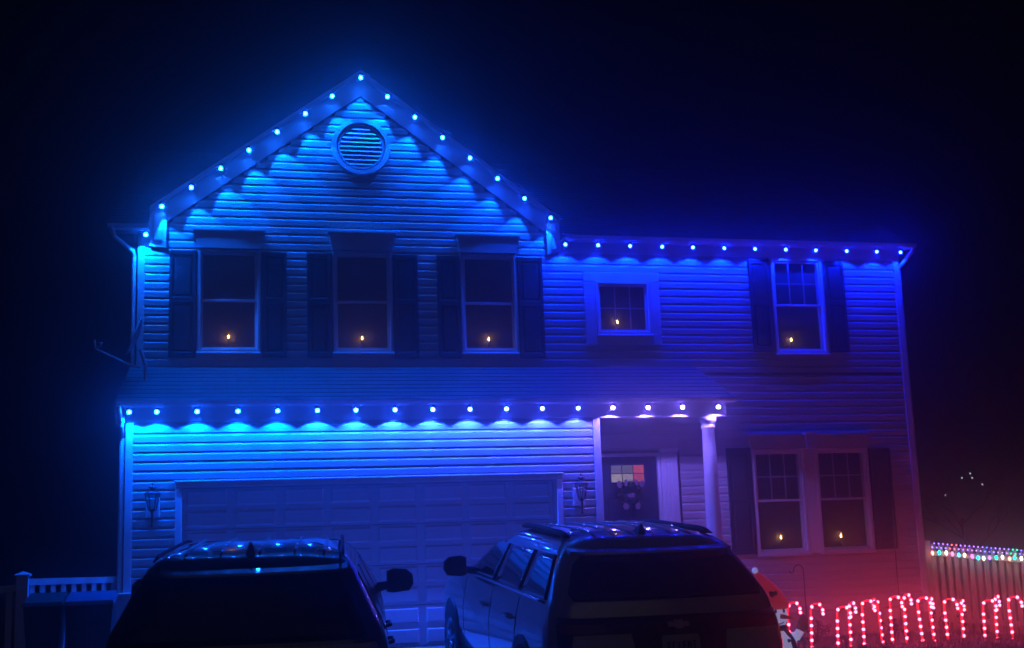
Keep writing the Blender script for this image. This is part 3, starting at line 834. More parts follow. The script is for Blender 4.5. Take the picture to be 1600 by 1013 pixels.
def suv(name, label, loc, yaw, pitch, L, paint, opts):
    """levels L: (z, rear y, front y, half width, corner radius rear, corner radius front); car local axes: x right, y forward, z up"""
    zk = 0.92
    L = [(l[0] * zk,) + tuple(l[1:]) for l in L]
    o = opts
    for k_ in ('gz0', 'gz1', 'sz0', 'sz1'): o[k_] *= zk
    o['tail'] = [(a, b * zk, c * zk, *r_) for a, b, c, *r_ in o['tail']]
    root = thing(name, label, 'car', loc, (pitch, 0, yaw), 'cars parked on the driveway')
    B = lambda n, mb, m, s=False, p=None: build(n, mb, m if not isinstance(m, str) else M[m], p or root, s, world=False)
    def outline(lv):
        z, yr, yf, hw, cr, cf = lv
        pts = []
        ys_ = [yr + cr + (yf - cf - yr - cr) * k / 22 for k in range(23)]
        arc = lambda c, q, r, a0, a1, n: [(c + r*cos(a0 + (a1-a0)*k/n), q + r*sin(a0 + (a1-a0)*k/n)) for k in range(n + 1)]
        bow = lambda x: 0.05 * (x / hw) ** 2
        right = arc(hw - cr, yr + cr, cr, -pi/2, 0, 6) + [(hw, y) for y in ys_[1:-1]] + arc(hw - cf, yf - cf, cf, 0, pi/2, 6)
        front = [((hw - cf) * (1 - 2*k/8), yf) for k in range(1, 8)]
        left = [(-x, y) for x, y in right[::-1]]
        rear = [(-(hw - cr) * (1 - 2*k/8), yr) for k in range(1, 8)]
        for x, y in right + front + left + rear:
            if y < yr + cr + 1e-4: y += bow(x)
            if y > yf - cf - 1e-4: y -= 0.18 * (x / hw) ** 2
            pts.append((x, y, z))
        return pts
    rings = [outline(l) for l in L]
    n = len(rings[0])
    mb = MB()
    mb.v = [p for r in rings for p in r]
    mb.f = [(i*n+k, i*n+(k+1) % n, (i+1)*n+(k+1) % n, (i+1)*n+k) for i in range(len(rings)-1) for k in range(n)]
    mb.f += [tuple(range(n))[::-1], tuple((len(rings)-1)*n + k for k in range(n))]
    B('body', mb, M[paint], True)
    def rear_pt(z, x, off):
        _, yr, yf, hw, cr, cf = lerp_levels(L, z)
        ax_ = abs(x)
        y = yr + 0.05 * (x / hw) ** 2
        if ax_ > hw - cr:
            d = min(cr, ax_ - hw + cr)
            y += cr - sqrt(max(0, cr*cr - d*d))
        return (x, y - off, z + off * 0.3)
    def side_pt(z, y, s, off):
        _, yr, yf, hw, cr, cf = lerp_levels(L, z)
        x = hw
        if y < yr + cr:
            d = min(cr, yr + cr - y); x -= cr - sqrt(max(0, cr*cr - d*d))
        if y > yf - cf:
            d = min(cf, y - yf + cf); x -= cf - sqrt(max(0, cf*cf - d*d))
        return (s * (x + off), y, z + off * 0.4)
    def patch(fn, rows, flip=False):
        """rows: list of lists of surface coordinates; makes a thin shell"""
        mbp = MB()
        vs = [fn(*q, 0.006) for r in rows for q in r]
        lo = [fn(*q, -0.004) for r in rows for q in r]
        c = len(rows[0]); R = len(rows); N = len(vs)
        fs = [(i*c+k, i*c+k+1, (i+1)*c+k+1, (i+1)*c+k) for i in range(R-1) for k in range(c-1)]
        rim_ = [(0*c+k, 0*c+k+1) for k in range(c-1)] + [((R-1)*c+k+1, (R-1)*c+k) for k in range(c-1)] + [((i+1)*c, i*c) for i in range(R-1)] + [(i*c+c-1, (i+1)*c+c-1) for i in range(R-1)]
        fs += [(b, a, a+N, b+N) for a, b in rim_]
        mbp.add(vs + lo, fs)
        return mbp
    def rear_patch(nm, z0, z1, w0, w1, m, cols=40, rows=6, xc=0, rnd=0.0, p=None, off=0.0):
        rr = []
        for i in range(rows + 1):
            t = i / rows; z = z0 + (z1 - z0) * t
            hw_ = w0 + (w1 - w0) * t
            if rnd: hw_ -= rnd * (max(0, abs(2*t - 1) - 0.7) / 0.3) ** 2
            rr.append([(z, xc + hw_ * (2*k/cols - 1)) for k in range(cols + 1)])
        return B(nm, patch(lambda z, x, o: rear_pt(z, x, o + off), rr), m, True, p)
    def side_patch(nm, poly_rows, s, m, off=0.0):
        return B(nm, patch(lambda z, y, o: side_pt(z, y, s, o + off), poly_rows), m, True)
    o = opts
    # glass
    rear_patch('rear_window', o['gz0'], o['gz1'], o['gw0'], o['gw1'], 'car_glass', rnd=0.05)
    for s in (-1, 1):
        for (ya0, ya1, yb0, yb1) in o['side_win']:
            rows = []
            for i in range(7):
                t = i / 6; z = o['sz0'] + (o['sz1'] - o['sz0']) * t
                a = ya0 + (ya1 - ya0) * t; b = yb0 + (yb1 - yb0) * t
                rows.append([(z, a + (b - a) * k / 8) for k in range(9)])
            side_patch('side_window', rows, s, M['car_glass'] if o.get('dark_side') else M['side_glass_car'])
        # belt moulding
        rows = [[(o['sz0'] - 0.03 + 0.018 * i, o['side_win'][0][0] + 0.05 + (o['side_win'][-1][2] - o['side_win'][0][0]) * k / 14) for k in range(15)] for i in range(2)]
        side_patch('belt_moulding', rows, s, M['chrome'], 0.004)
        # door seams and handles
        for y in o['seams']:
            rows = [[(0.5 + (o['sz0'] - 0.55) * i / 8, y + 0.006 * k) for k in range(2)] for i in range(9)]
            side_patch('door_seam', rows, s, M['black_plastic'], -0.003)
        for y in o['handles']:
            x_ = side_pt(0.9, y, 1, 0)[0]
            hmb = MB().tube([(s*(x_ - 0.002), y - 0.10, 0.90), (s*(x_ + 0.035), y - 0.08, 0.905), (s*(x_ + 0.035), y + 0.08, 0.91), (s*(x_ - 0.002), y + 0.10, 0.905)], 0.014, 6)
            B('door_handle', hmb, M[paint], True)
        # wheels
        for yw in o['wheels']:
            R = o['wr']
            rows = []
            for i in range(5):
                rows.append([(max(0.235, R + 0.0 + (R * 1.17) * (i/4) * sin(pi * k / 16)), yw - (R * 1.17) * (i/4) * cos(pi * k / 16)) for k in range(17)])
            side_patch('arch_liner', rows, s, M['black_plastic'], 0.001)
            hx = side_pt(0.5, yw, 1, 0)[0]
            cx_ = s * (hx - 0.085)
            tm = MB()
            pro = [(R*0.62, -0.11), (R*0.93, -0.115), (R, -0.09), (R, 0.09), (R*0.93, 0.115), (R*0.62, 0.11)]
            N = 28
            vs = [(cx_ + d, yw + r*cos(2*pi*k/N), R + r*sin(2*pi*k/N)) for r, d in pro for k in range(N)]
            tm.add(vs, [(i*N+k, i*N+(k+1) % N, (i+1)*N+(k+1) % N, (i+1)*N+k) for i in range(5) for k in range(N)])
            wl = B('wheel', tm, 'rubber', True)
            rm = MB()
            ro = cx_ + s * 0.095
            vs = [(ro - s*0.03, yw + r*cos(2*pi*k/N), R + r*sin(2*pi*k/N)) for r in (R*0.62, R*0.60) for k in range(N)]
            rm.tube([(ro, yw + R*0.60*cos(2*pi*k/N), R + R*0.60*sin(2*pi*k/N)) for k in range(N+1)], 0.018, 6)
            for k in range(5):
                a = 2*pi*k/5 + 0.3
                rm.tube([(ro, yw, R), (ro - s*0.01, yw + R*0.6*cos(a), R + R*0.6*sin(a))], [0.04, 0.022], 6)
            rm.lathe([(0.002, 0), (0.05, 0.001)], (0, 0, 0), 4) if False else None
            B('rim', rm, 'rim', True, wl)
        # mirrors
        ym = o['mirror_y']; xm = side_pt(o['sz0'] + 0.02, ym, 1, 0)[0]
        mm = MB()
        hh, wd = 0.105, 0.235
        prf = [(0.0, -0.9), (0.25, -1.0), (0.85, -0.85), (1.0, -0.3), (0.97, 0.45), (0.75, 0.9), (0.25, 1.0), (0.0, 0.8)]
        ringv = []
        for d, sc in ((0.0, 0.94), (0.03, 1.0), (0.09, 0.95), (0.14, 0.6)):
            ringv.append([(s*(xm + 0.075 + wd*(0.5 + (a - 0.5)*sc)), ym + d, o['sz0'] + 0.06 + hh*b*sc) for a, b in prf])
        vs = [q for r in ringv for q in r]; K = len(prf)
        fs = [(i*K+k, i*K+(k+1) % K, (i+1)*K+(k+1) % K, (i+1)*K+k) for i in range(3) for k in range(K)] + [tuple(range(K))[::-1], tuple(3*K + k for k in range(K))]
        mm.add(vs, fs)
        mm.tube([(s*(xm - 0.03), ym + 0.06, o['sz0'] + 0.0), (s*(xm + 0.14), ym + 0.06, o['sz0'] + 0.03)], [0.045, 0.03], 8)
        mo = B('side_mirror', mm, 'black_plastic', True)
        gl = MB().add([(s*(xm + 0.075 + wd*(0.5 + (a - 0.5)*0.86)), ym - 0.003, o['sz0'] + 0.06 + hh*b*0.86) for a, b in prf], [tuple(range(K))[::s]])
        B('mirror_glass', gl, 'chrome_dark', False, mo)
    # roof: ribs, rails, fin, spoiler
    zr = L[-1][0]
    def roof_z(x, y):
        best = None
        for a in L[o['roof_i']:]:
            pass
        # height of the roof skin above (x, y), by walking up the levels
        hi, lo_z = L[-1][0], L[o['roof_i']][0]
        for k in range(26):
            mid = (hi + lo_z) / 2
            lv = lerp_levels(L, mid)
            if abs(x) < lv[3] and lv[1] + 0.05*(x/lv[3])**2 < y < lv[2]: lo_z = mid
            else: hi = mid
        return lo_z
    for x in o['ribs']:
        ptsr = [(x, y, roof_z(x, y) + 0.002) for y in [o['rib_y0'] + (o['rib_y1'] - o['rib_y0']) * k / 10 for k in range(11)]]
        B('roof_rib', MB().tube(ptsr, [0.006] + [0.011] * 9 + [0.006], 6), paint, True)
    if o.get('rails'):
        for s in (-1, 1):
            x = o['rails']
            ya, yb = o['rail_y']
            pts_ = []
            for k in range(13):
                t = k / 12; y = ya + (yb - ya) * t
                lift = 0.022 * min(1, sin(pi * t) * 2.2)
                pts_.append((s * (x - 0.03 * t), y, roof_z(s * (x - 0.03 * t), y) + 0.012 + lift))
            B('roof_rail', MB().tube(pts_, [0.006] + [o.get('rail_r', 0.026)] * 11 + [0.006], 8), 'black_plastic', True)
    fy = o['fin_y']; fz = roof_z(0, fy)
    B('antenna_fin', MB().add([(-0.035, fy - 0.06, fz - 0.01), (0.035, fy - 0.06, fz - 0.01), (0.03, fy + 0.13, fz), (-0.03, fy + 0.13, fz), (-0.008, fy - 0.05, fz + 0.075), (0.008, fy - 0.05, fz + 0.075), (0.012, fy + 0.02, fz + 0.045), (-0.012, fy + 0.02, fz + 0.045)],
      [(0,1,5,4),(1,2,6,5),(2,3,7,6),(3,0,4,7),(4,5,6,7)]), 'black_plastic')
    sw = o['gw1'] + 0.02
    zs = o['gz1']
    smb = MB()
    rows = []
    for k in range(17):
        x = sw * (2*k/16 - 1)
        yb = rear_pt(zs, x, 0)[1]
        yt = rear_pt(zs + 0.05, x, 0)[1]
        e = 1 - 0.9 * abs(x / sw) ** 4
        rows.append([(x, yb - 0.005, zs + 0.004), (x, yb - 0.055 * e, zs + 0.016), (x, yb - 0.050 * e, zs + 0.034), (x, yt + 0.06, zs + 0.068)])
    vs = [q for r in rows for q in r]
    fs = [(k*4+i, k*4+i+1, (k+1)*4+i+1, (k+1)*4+i) for k in range(16) for i in range(3)]
    fs += [(0, 3, 2, 1), (64, 65, 66, 67)]
    B('roof_spoiler', smb.add(vs, fs), paint, False)
    # tail
    for nm, z0, z1, w0, w1, m, xc, off in o['tail']:
        rear_patch(nm, z0, z1, w0, w1, m, xc=xc, off=off, rnd=0.012)
    return root, B, rear_pt

M['side_glass_car'] = mat('tinted_side_glass', (0.02, 0.022, 0.03), 0.06, coat=0.3)
M['chrome_dark'] = mat('mirror_glass', (0.02, 0.02, 0.024), 0.05, metal=0.3)

Lr = [(0.24, 0.16, 5.05, 0.84, 0.10, 0.20), (0.40, 0.03, 5.18, 0.95, 0.16, 0.35), (0.62, 0.0, 5.20, 0.985, 0.25, 0.45), (0.86, 0.02, 5.18, 0.985, 0.25, 0.45), (1.02, 0.06, 5.10, 0.965, 0.25, 0.45),
      (1.12, 0.10, 4.85, 0.945, 0.25, 0.45), (1.20, 0.115, 4.05, 0.925, 0.25, 0.35), (1.26, 0.14, 3.85, 0.905, 0.25, 0.28), (1.45, 0.30, 3.35, 0.825, 0.25, 0.25), (1.60, 0.44, 2.95, 0.755, 0.25, 0.25), (1.665, 0.50, 2.78, 0.71, 0.25, 0.25),
      (1.715, 0.58, 2.66, 0.665, 0.26, 0.26), (1.755, 0.76, 2.48, 0.585, 0.26, 0.26), (1.785, 1.02, 2.28, 0.45, 0.24, 0.24), (1.80, 1.32, 2.02, 0.25, 0.12, 0.12)]
rc, RB, rpt = suv('parked_car', 'silver grey crossover with roof rails, parked at the right of the driveway', (3.58, 9.42, gz(3.58, 9.42) + 0.012), radians(0.0), radians(4.0), Lr, 'silver_paint',
    dict(gz0=1.25, gz1=1.60, gw0=0.83, gw1=0.68, side_win=[(0.50, 0.74, 1.31, 1.31), (1.36, 1.36, 2.28, 2.24), (2.35, 2.31, 3.45, 2.78)], sz0=1.235, sz1=1.60,
         seams=[1.33, 2.32, 3.50], handles=[1.55, 2.55], wheels=[1.08, 4.12], wr=0.37, mirror_y=3.30, ribs=[-0.42, -0.25, -0.09, 0.09, 0.25, 0.42], rib_y0=0.75, rib_y1=2.3,
         rails=0.63, rail_y=(0.80, 2.5), fin_y=0.85, roof_i=9,
         tail=[('tailgate_panel', 0.78, 1.12, 0.93, 0.92, 'black_plastic', 0, 0.002), ('tail_lamp', 0.98, 1.08, 0.18, 0.17, 'tail_red', -0.74, 0.008), ('tail_lamp', 0.98, 1.08, 0.18, 0.17, 'tail_red', 0.74, 0.008),
               ('bumper_panel', 0.46, 0.985, 0.27, 0.235, 'grey_plastic', -0.60, 0.012), ('bumper_panel', 0.46, 0.985, 0.27, 0.235, 'grey_plastic', 0.64, 0.012),
               ('licence_plate', 0.80, 0.96, 0.155, 0.155, 'plate', 0.02, 0.014), ('lower_bumper', 0.28, 0.44, 0.80, 0.90, 'black_plastic', 0, 0.006)]))
# bow-tie emblem and plate characters on the silver car
ez, ex_ = 0.965, 0.02
bt = [(-0.085, -0.018), (-0.03, -0.018), (-0.028, -0.032), (0.038, -0.032), (0.032, -0.018), (0.085, -0.018), (0.078, 0.018), (0.028, 0.018), (0.026, 0.032), (-0.040, 0.032), (-0.034, 0.018), (-0.092, 0.018)]
yb = rpt(ez, ex_, 0)[1]
RB('emblem', MB().prism([(ex_ + a, ez + b) for a, b in bt], yb - 0.030, yb - 0.004), 'plate')
px = ex_ - 0.12
yb = rpt(0.80, 0, 0)[1]
for ch in ('II', 'F', 'I', 'E', 'M', 'T'):
    cb_ = MB()
    S = {'I': [(0.008, 0.016, 0, 0.07)], 'II': [(0.0, 0.007, 0, 0.07), (0.016, 0.023, 0, 0.07)], 'F': [(0, 0.008, 0, 0.07), (0.008, 0.026, 0.062, 0.07), (0.008, 0.02, 0.032, 0.04)],
         'E': [(0, 0.008, 0, 0.07), (0.008, 0.026, 0.062, 0.07), (0.008, 0.022, 0.031, 0.039), (0.008, 0.026, 0, 0.008)], 'M': [(0, 0.007, 0, 0.07), (0.021, 0.028, 0, 0.07), (0.0105, 0.0175, 0.03, 0.062)],
         'T': [(0.010, 0.018, 0, 0.062), (0, 0.028, 0.062, 0.07)]}[ch]
    for a, b, c, d in S:
        cb_.box(px + a, px + b, yb - 0.030, yb - 0.020, 0.772 + c, 0.772 + d)
    RB('plate_character', cb_, 'plate_ink')
    px += 0.042
# rear wiper
RB('rear_wiper', MB().tube([(0.0, rpt(1.165, 0, 0.03)[1], 1.165), (0.3, rpt(1.19, 0.3, 0.03)[1], 1.19)], 0.010, 6), 'black_plastic')

Ll = [(0.24, 0.16, 4.65, 0.82, 0.10, 0.20), (0.42, 0.03, 4.78, 0.93, 0.16, 0.35), (0.62, 0.0, 4.80, 0.955, 0.24, 0.45), (0.90, 0.02, 4.76, 0.955, 0.24, 0.45), (1.05, 0.05, 4.60, 0.94, 0.24, 0.45),
      (1.13, 0.08, 4.35, 0.925, 0.24, 0.40), (1.20, 0.10, 3.65, 0.905, 0.24, 0.30), (1.27, 0.13, 3.45, 0.885, 0.24, 0.28), (1.45, 0.25, 2.95, 0.80, 0.23, 0.25), (1.62, 0.36, 2.60, 0.725, 0.22, 0.25), (1.68, 0.41, 2.42, 0.69, 0.22, 0.25),
      (1.73, 0.48, 2.34, 0.65, 0.24, 0.25), (1.77, 0.64, 2.2, 0.57, 0.24, 0.25), (1.80, 0.90, 2.0, 0.44, 0.24, 0.24), (1.815, 1.2, 1.75, 0.24, 0.12, 0.12)]
lc, LB, lpt = suv('parked_car', 'dark sport utility car with ribbed roof, parked at the left of the driveway', (0.26, 8.40, gz(0.26, 8.40) + 0.012), radians(-7.0), radians(4.4), Ll, 'black_paint',
    dict(gz0=1.20, gz1=1.63, gw0=0.82, gw1=0.64, side_win=[(0.55, 0.62, 1.15, 1.15), (1.21, 1.21, 2.05, 2.02), (2.12, 2.09, 3.10, 2.45)], sz0=1.22, sz1=1.61,
         seams=[1.18, 2.08, 3.15], handles=[1.4, 2.3], wheels=[0.98, 3.80], wr=0.36, mirror_y=2.95, ribs=[-0.44, -0.20, 0.06, 0.30, 0.5], rib_y0=0.62, rib_y1=2.05,
         rails=0.63, rail_r=0.013, rail_y=(0.55, 2.25), fin_y=0.72, roof_i=9, dark_side=True,
         tail=[('tailgate_trim', 1.10, 1.17, 0.86, 0.85, 'grey_plastic', 0, 0.003), ('tail_lamp', 0.92, 1.10, 0.20, 0.20, 'tail_red', -0.70, 0.004), ('tail_lamp', 0.92, 1.10, 0.20, 0.20, 'tail_red', 0.70, 0.004),
               ('licence_plate', 0.80, 0.95, 0.15, 0.15, 'plate', 0, 0.006), ('lower_bumper', 0.28, 0.5, 0.80, 0.9, 'black_plastic', 0, 0.006)]))

# ------------------------------------------------------------------ left fence, bins, cabinet
lf_ = thing('vinyl_fence', 'pale picket fence behind the trash bins at the left', 'fence', (-1.5, 15.9, gz(-1.5, 15.9)))
def fence_run(root, a, b, zt, zb, n, pwid, rails, m, mpost=None):
    a, b = Vector(a), Vector(b)
    d = (b - a); L = d.length; u = d.normalized(); nrm = Vector((u.y, -u.x, 0))
    zt0, zt1 = zt; zb0, zb1 = zb
    def beam(t0, t1, za, zb_, dep, off=0.0):
        p, q = a + u * t0, a + u * t1
        f0, f1 = t0 / L, t1 / L
        lift0, lift1 = (zt1 - zt0) * f0, (zt1 - zt0) * f1
        vs = []
        for pt, lf in ((p, lift0), (q, lift1)):
            for s_, z in ((off, za), (off + dep, za), (off + dep, zb_), (off, zb_)):
                w_ = pt - nrm * s_
                vs.append((w_.x, w_.y, z + lf))
        return MB().add(vs, [(0,1,2,3),(7,6,5,4),(0,4,5,1),(1,5,6,2),(2,6,7,3),(3,7,4,0)])
    for z0_, z1_ in rails:
        build('rail', beam(0, L, zt0 + z0_, zt0 + z1_, 0.045), M[m], root)
    for i in range(n):
        c = (i + 0.5) * L / n
        build('picket', beam(c - pwid/2, c + pwid/2, zb0 + 0.03, zt0 - 0.012 + (0 if rails[0][1] >= 0 else 0.03), 0.02, 0.0465 if rails[0][1] < -0.02 else 0.012), M[m], root)
fence_run(lf_, (-1.98, 15.92, 0), (-0.99, 16.55, 0), (-0.185, -0.205), (-1.25, -1.25), 9, 0.062, [(-0.075, 0.0), (-0.97, -0.90)], 'vinyl_white')
fence_run(lf_, (-3.6, 15.5, 0), (-2.10, 15.90, 0), (-0.42, -0.245), (-1.4, -1.4), 11, 0.07, [(-0.075, 0.0), (-0.9, -0.83)], 'vinyl_white')
for x, y, zt in ((-2.03, 15.9, -0.155),):
    p = build('post', MB().box(x - 0.065, x + 0.065, y - 0.065, y + 0.065, gz(x, y) - 0.1, zt), M['vinyl_white'], lf_)
    build('post_cap', MB().bevbox(x - 0.085, x + 0.085, y - 0.085, y + 0.085, zt + 0.001, zt + 0.03, 0.01).add([(x-0.07, y-0.07, zt+0.03), (x+0.07, y-0.07, zt+0.03), (x+0.07, y+0.07, zt+0.03), (x-0.07, y+0.07, zt+0.03), (x, y, zt+0.06)], [(0,1,4),(1,2,4),(2,3,4),(3,0,4)]), M['vinyl_white'], p)
def bin_(x0, x1, y, zt, label, lidm):
    zg = gz((x0+x1)/2, y + 0.3)
    t = thing('trash_bin', label, 'trash bin', ((x0+x1)/2, y + 0.3, zg), (0, 0, 0), 'wheeled trash bins')
    d = 0.62; k = 0.06
    mb = MB()
    vs = []
    for z, sh in ((zg + 0.02, k), (zt - 0.25, 0.012), (zt - 0.10, 0.0), (zt - 0.05, -0.004)):
        vs += [(x0 + sh, y + sh, z), (x1 - sh, y + sh, z), (x1 - sh, y + d - sh, z), (x0 + sh, y + d - sh, z)]
    fs = [(i*4+j, i*4+(j+1) % 4, (i+1)*4+(j+1) % 4, (i+1)*4+j) for i in range(3) for j in range(4)] + [(3, 2, 1, 0), (12, 13, 14, 15)]
    build('bin_body', mb.add(vs, fs), M['bin'], t)
    build('lid', MB().add([(x0 - 0.02, y - 0.03, zt - 0.048), (x1 + 0.02, y - 0.03, zt - 0.048), (x1 + 0.02, y + d, zt + 0.02), (x0 - 0.02, y + d, zt + 0.02),
                           (x0, y, zt - 0.005), (x1, y, zt - 0.005), (x1, y + d - 0.03, zt + 0.085), (x0, y + d - 0.03, zt + 0.085)],
          [(3,2,1,0),(4,5,6,7),(0,1,5,4),(1,2,6,5),(2,3,7,6),(3,0,4,7)]), M[lidm], t)
    build('handle', MB().tube([(x0 + 0.05, y + d, zt - 0.1), (x0 + 0.05, y + d + 0.08, zt - 0.02), (x1 - 0.05, y + d + 0.08, zt - 0.02), (x1 - 0.05, y + d, zt - 0.1)], 0.018, 8), M['bin'], t)
    for x in (x0 + 0.02, x1 - 0.05):
        wv = MB()
        wv.tube([(x, y + d - 0.04, zg + 0.13), (x + 0.05, y + d - 0.04, zg + 0.13)], 0.13, 16)
        build('wheel', wv, M['rubber'], t)
    build('grip_bar', MB().tube([(x0 + 0.08, y - 0.01, zt - 0.30), (x1 - 0.08, y - 0.01, zt - 0.30)], 0.015, 8), M['bin'], t)
bin_(-1.90, -1.50, 15.0, -0.43, 'black wheeled trash bin nearest the fence post', 'bin')
bin_(-1.45, -0.95, 14.8, -0.43, 'dark wheeled bin with blue lit lid, beside the black bin', 'bin_lid')
cbx = thing('utility_box', 'pale utility box on the wall at the left corner of the garage', 'utility box', (-0.92, G - 0.1, -0.78))
build('cabinet', MB().bevbox(-1.03, -0.80, G - 0.15, G - 0.026, -0.78, -0.445, 0.008), M['cabinet'], cbx)
build('lid', MB().bevbox(-1.05, -0.78, G - 0.17, G - 0.025, -0.443, -0.405, 0.010), M['cabinet'], cbx)
build('door_panel', MB().bevbox(-1.01, -0.82, G - 0.158, G - 0.1505, -0.74, -0.49, 0.004), M['cabinet'], cbx)
build('latch', MB().tube([(-0.88 + 0.035*cos(2*pi*k/14), G - 0.165, -0.61 + 0.035*sin(2*pi*k/14)) for k in range(13)], 0.008, 6), M['chrome'], cbx, True)

# ------------------------------------------------------------------ right fence and its lights
rf_ = thing('picket_fence', 'picket fence right of the house, strung with coloured lights', 'fence', (11.8, 17.6, gz(11.8, 17.6)))
fz = lambda x: -0.215 - 0.105 * (x - 10.9)
fence_run(rf_, (10.95, 17.62, 0), (15.0, 17.62, 0), (fz(10.95), fz(15.0)), (-1.55, -1.55), 31, 0.075, [(-0.16, -0.085), (-1.15, -1.07)], 'wood_grey')
for x in (10.88, 13.4):
    build('post', MB().box(x - 0.05, x + 0.05, 17.60, 17.70, gz(x, 17.6) - 0.1, fz(x) + 0.06), M['wood_grey'], rf_)

def fbulb(parent, me, p, col, e):
    o_ = link('bulb', me, parent, p)
    o_.color = (*[c * e for c in col], 1)
    return o_
zl = thing('light_rope', 'zigzag rope of small coloured lights along the fence top', 'string lights', (12.5, 17.55, fz(12.5)))
yl = 17.545
pts = []
k = 0
x = 10.93
while x < 14.6:
    pts.append((x, yl, fz(x) - 0.02 + (0.045 if k % 2 else -0.015)))
    x += 0.038; k += 1
build('rope', MB().tube(pts, 0.006, 5), M['wire'], zl)
sbm = MB().ball((0, 0, 0), 0.012, 8, 4).mesh('bulb', M['fairy'], True)
zc = [(0.12, 0.12, 1), (0.25, 0.12, 1), (0.1, 0.2, 1)]
rc_ = random.Random(11)
blocks = []
for i, p in enumerate(pts):
    q = i // 4
    if i % 4 == 0:
        blocks.append(rc_.choices([(0.12, 0.12, 1), (0.3, 0.15, 1), (0.0, 1.0, 0.55), (1, 0.1, 0.15), (1, 0.85, 0.6)], [6, 4, 2, 1, 1])[0])
    fbulb(zl, sbm, p, blocks[-1], 6.0)
sl = thing('bulb_string', 'multicoloured bulb string hanging below the fence top', 'string lights', (12.5, 17.53, fz(12.5) - 0.1))
cb2 = MB().lathe([(0.002, -0.05), (0.016, -0.036), (0.024, -0.014), (0.016, 0.006), (0.010, 0.018)], (0, 0, 0), 10).mesh('bulb', M['fairy'], True)
pal = [(1, 0.25, 0.2), (0.0, 0.9, 0.6), (1, 0.9, 0.65), (1, 0.12, 0.35), (0.05, 0.55, 1), (1, 0.8, 0.35), (1, 0.1, 0.5), (0.0, 0.8, 0.9), (1, 0.95, 0.6), (0.25, 0.1, 1), (0.0, 0.9, 0.6), (1, 0.9, 0.7)]
wp, x, i = [], 10.92, 0
while x < 14.6:
    zz = fz(x) - 0.075 - 0.035 * (0.5 - 0.5 * cos(x * 5.1))
    wp.append((x, 17.535, zz))
    if i % 2 == 0:
        fbulb(sl, cb2, (x + rc_.uniform(-.015, .015), 17.525, zz - 0.018 + rc_.uniform(-.012, .012)), pal[(i // 2) % len(pal)], 7.0)
    x += 0.055; i += 1
build('wire', MB().tube(wp, 0.004, 5), M['wire'], sl)

# ------------------------------------------------------------------ candy canes along the house wall
def cane_pts(h=0.60, r=0.085):
    p = [(0, 0, -0.1 + (h - r + 0.1) * k / 8) for k in range(9)]
    p += [(r - r*cos(a), 0, h - r + r*sin(a)) for a in [pi * k / 9 for k in range(1, 10)]]
    p += [(2*r + 0.004, 0, h - r - 0.05)]
    return p
CP = cane_pts()
ct = MB().tube(CP, 0.013, 8).mesh('cane_tube', M['cane_tube'], True)
cbm = MB().ball((0, 0, 0), 0.020, 8, 6).mesh('bulb', M['fairy'], True)
canes = [(7.539, 1), (7.881, 1), (8.208, 0.9), (8.433, 0.85), (8.632, 0.7), (8.898, 0.1), (9.041, 0.6), (9.234, 0.9), (9.514, 0.9), (9.70, 0.7), (9.93, 0.8), (10.16, 0.7), (10.438, 0.9), (10.68, 0.8), (10.89, 0.8), (11.12, 0.7), (11.40, 0.9), (11.75, 0.8)]
ctops = [-0.873, -0.905, -0.952, -0.919, -0.893, -0.886, -0.852, -0.845, -0.899, -0.92, -0.93, -0.963, -0.965, -0.93, -0.945, -0.955, -0.97, -0.99]
proto = None
rcn = random.Random(5)
for i, ((x, hd), zt) in enumerate(zip(canes, ctops)):
    y = 15.7 + rcn.uniform(-0.06, 0.06)
    lab = 'glowing red candy cane stake, %s from the left in the row' % ORD[i]
    if proto is None:
        t = thing('candy_cane', lab, 'candy cane', (x, y, zt - 0.60), (0, 0, 0), 'lit candy canes in front of the house')
        link('cane_tube', ct, t, world=False)
        arc = [(0, 0.03), (0, 0.125), (0, 0.22), (0, 0.315), (0, 0.41)]
        bp = [(0, 0, z) for _, z in arc] + [(0.085 - 0.085*cos(a), 0, 0.515 + 0.085*sin(a)) for a in (0.55, 2.1, 3.1)] + [(0.174, 0, 0.468)]
        for q in bp:
            o_ = link('bulb', cbm, t, (q[0], q[1] - 0.012, q[2]), world=False)
            o_.color = (30, 1.6, 3.2, 1)
        proto = t
    else:
        t = copy_tree(proto)
        t['label'] = lab
        t.location = (x, y, zt - 0.60)
    ang = math.acos(max(-1, min(1, hd))) * (1 if i % 2 else -1)
    t.rotation_euler = (rcn.uniform(-0.05, 0.05), rcn.uniform(-0.05, 0.05), ang)
# ground wire between them
wp = [(7.3 + 0.15 * k, 15.66 + 0.03 * sin(k * 1.3), gz(7.3 + 0.15 * k, 15.66) + 0.012 + 0.008 * sin(k * 2.1)) for k in range(32)]
tag(build('extension_cord', MB().tube(wp, 0.006, 5), M['wire']), 'thin cord on the lawn linking the red candy canes', 'cord')

# ------------------------------------------------------------------ shepherd hooks
def hook(x, y, zt, label, r=0.075):
    zg = gz(x, y)
    t = [(x, y, zg - 0.1), (x, y, (zg + zt) / 2), (x, y, zt - r)]
    t += [(x - r + r*cos(a), y, zt - r + r*sin(a)) for a in [pi * k / 8 for k in range(1, 9)]]
    t += [(x - 2*r - 0.015, y, zt - r - 0.03), (x - 2*r - 0.05, y, zt - r - 0.035), (x - 2*r - 0.07, y, zt - r)]
    o_ = build('shepherd_hook', MB().tube(t, 0.008, 6), M['metal_dark'], None, True)
    tag(o_, label, 'garden hook', 'shepherd hooks in front of the siding')
hook(8.415, 16.9, -0.42, 'thin dark shepherd hook below the ground floor double window')
hook(9.94, 16.95, 0.42, 'taller dark shepherd hook right of the ground floor window')

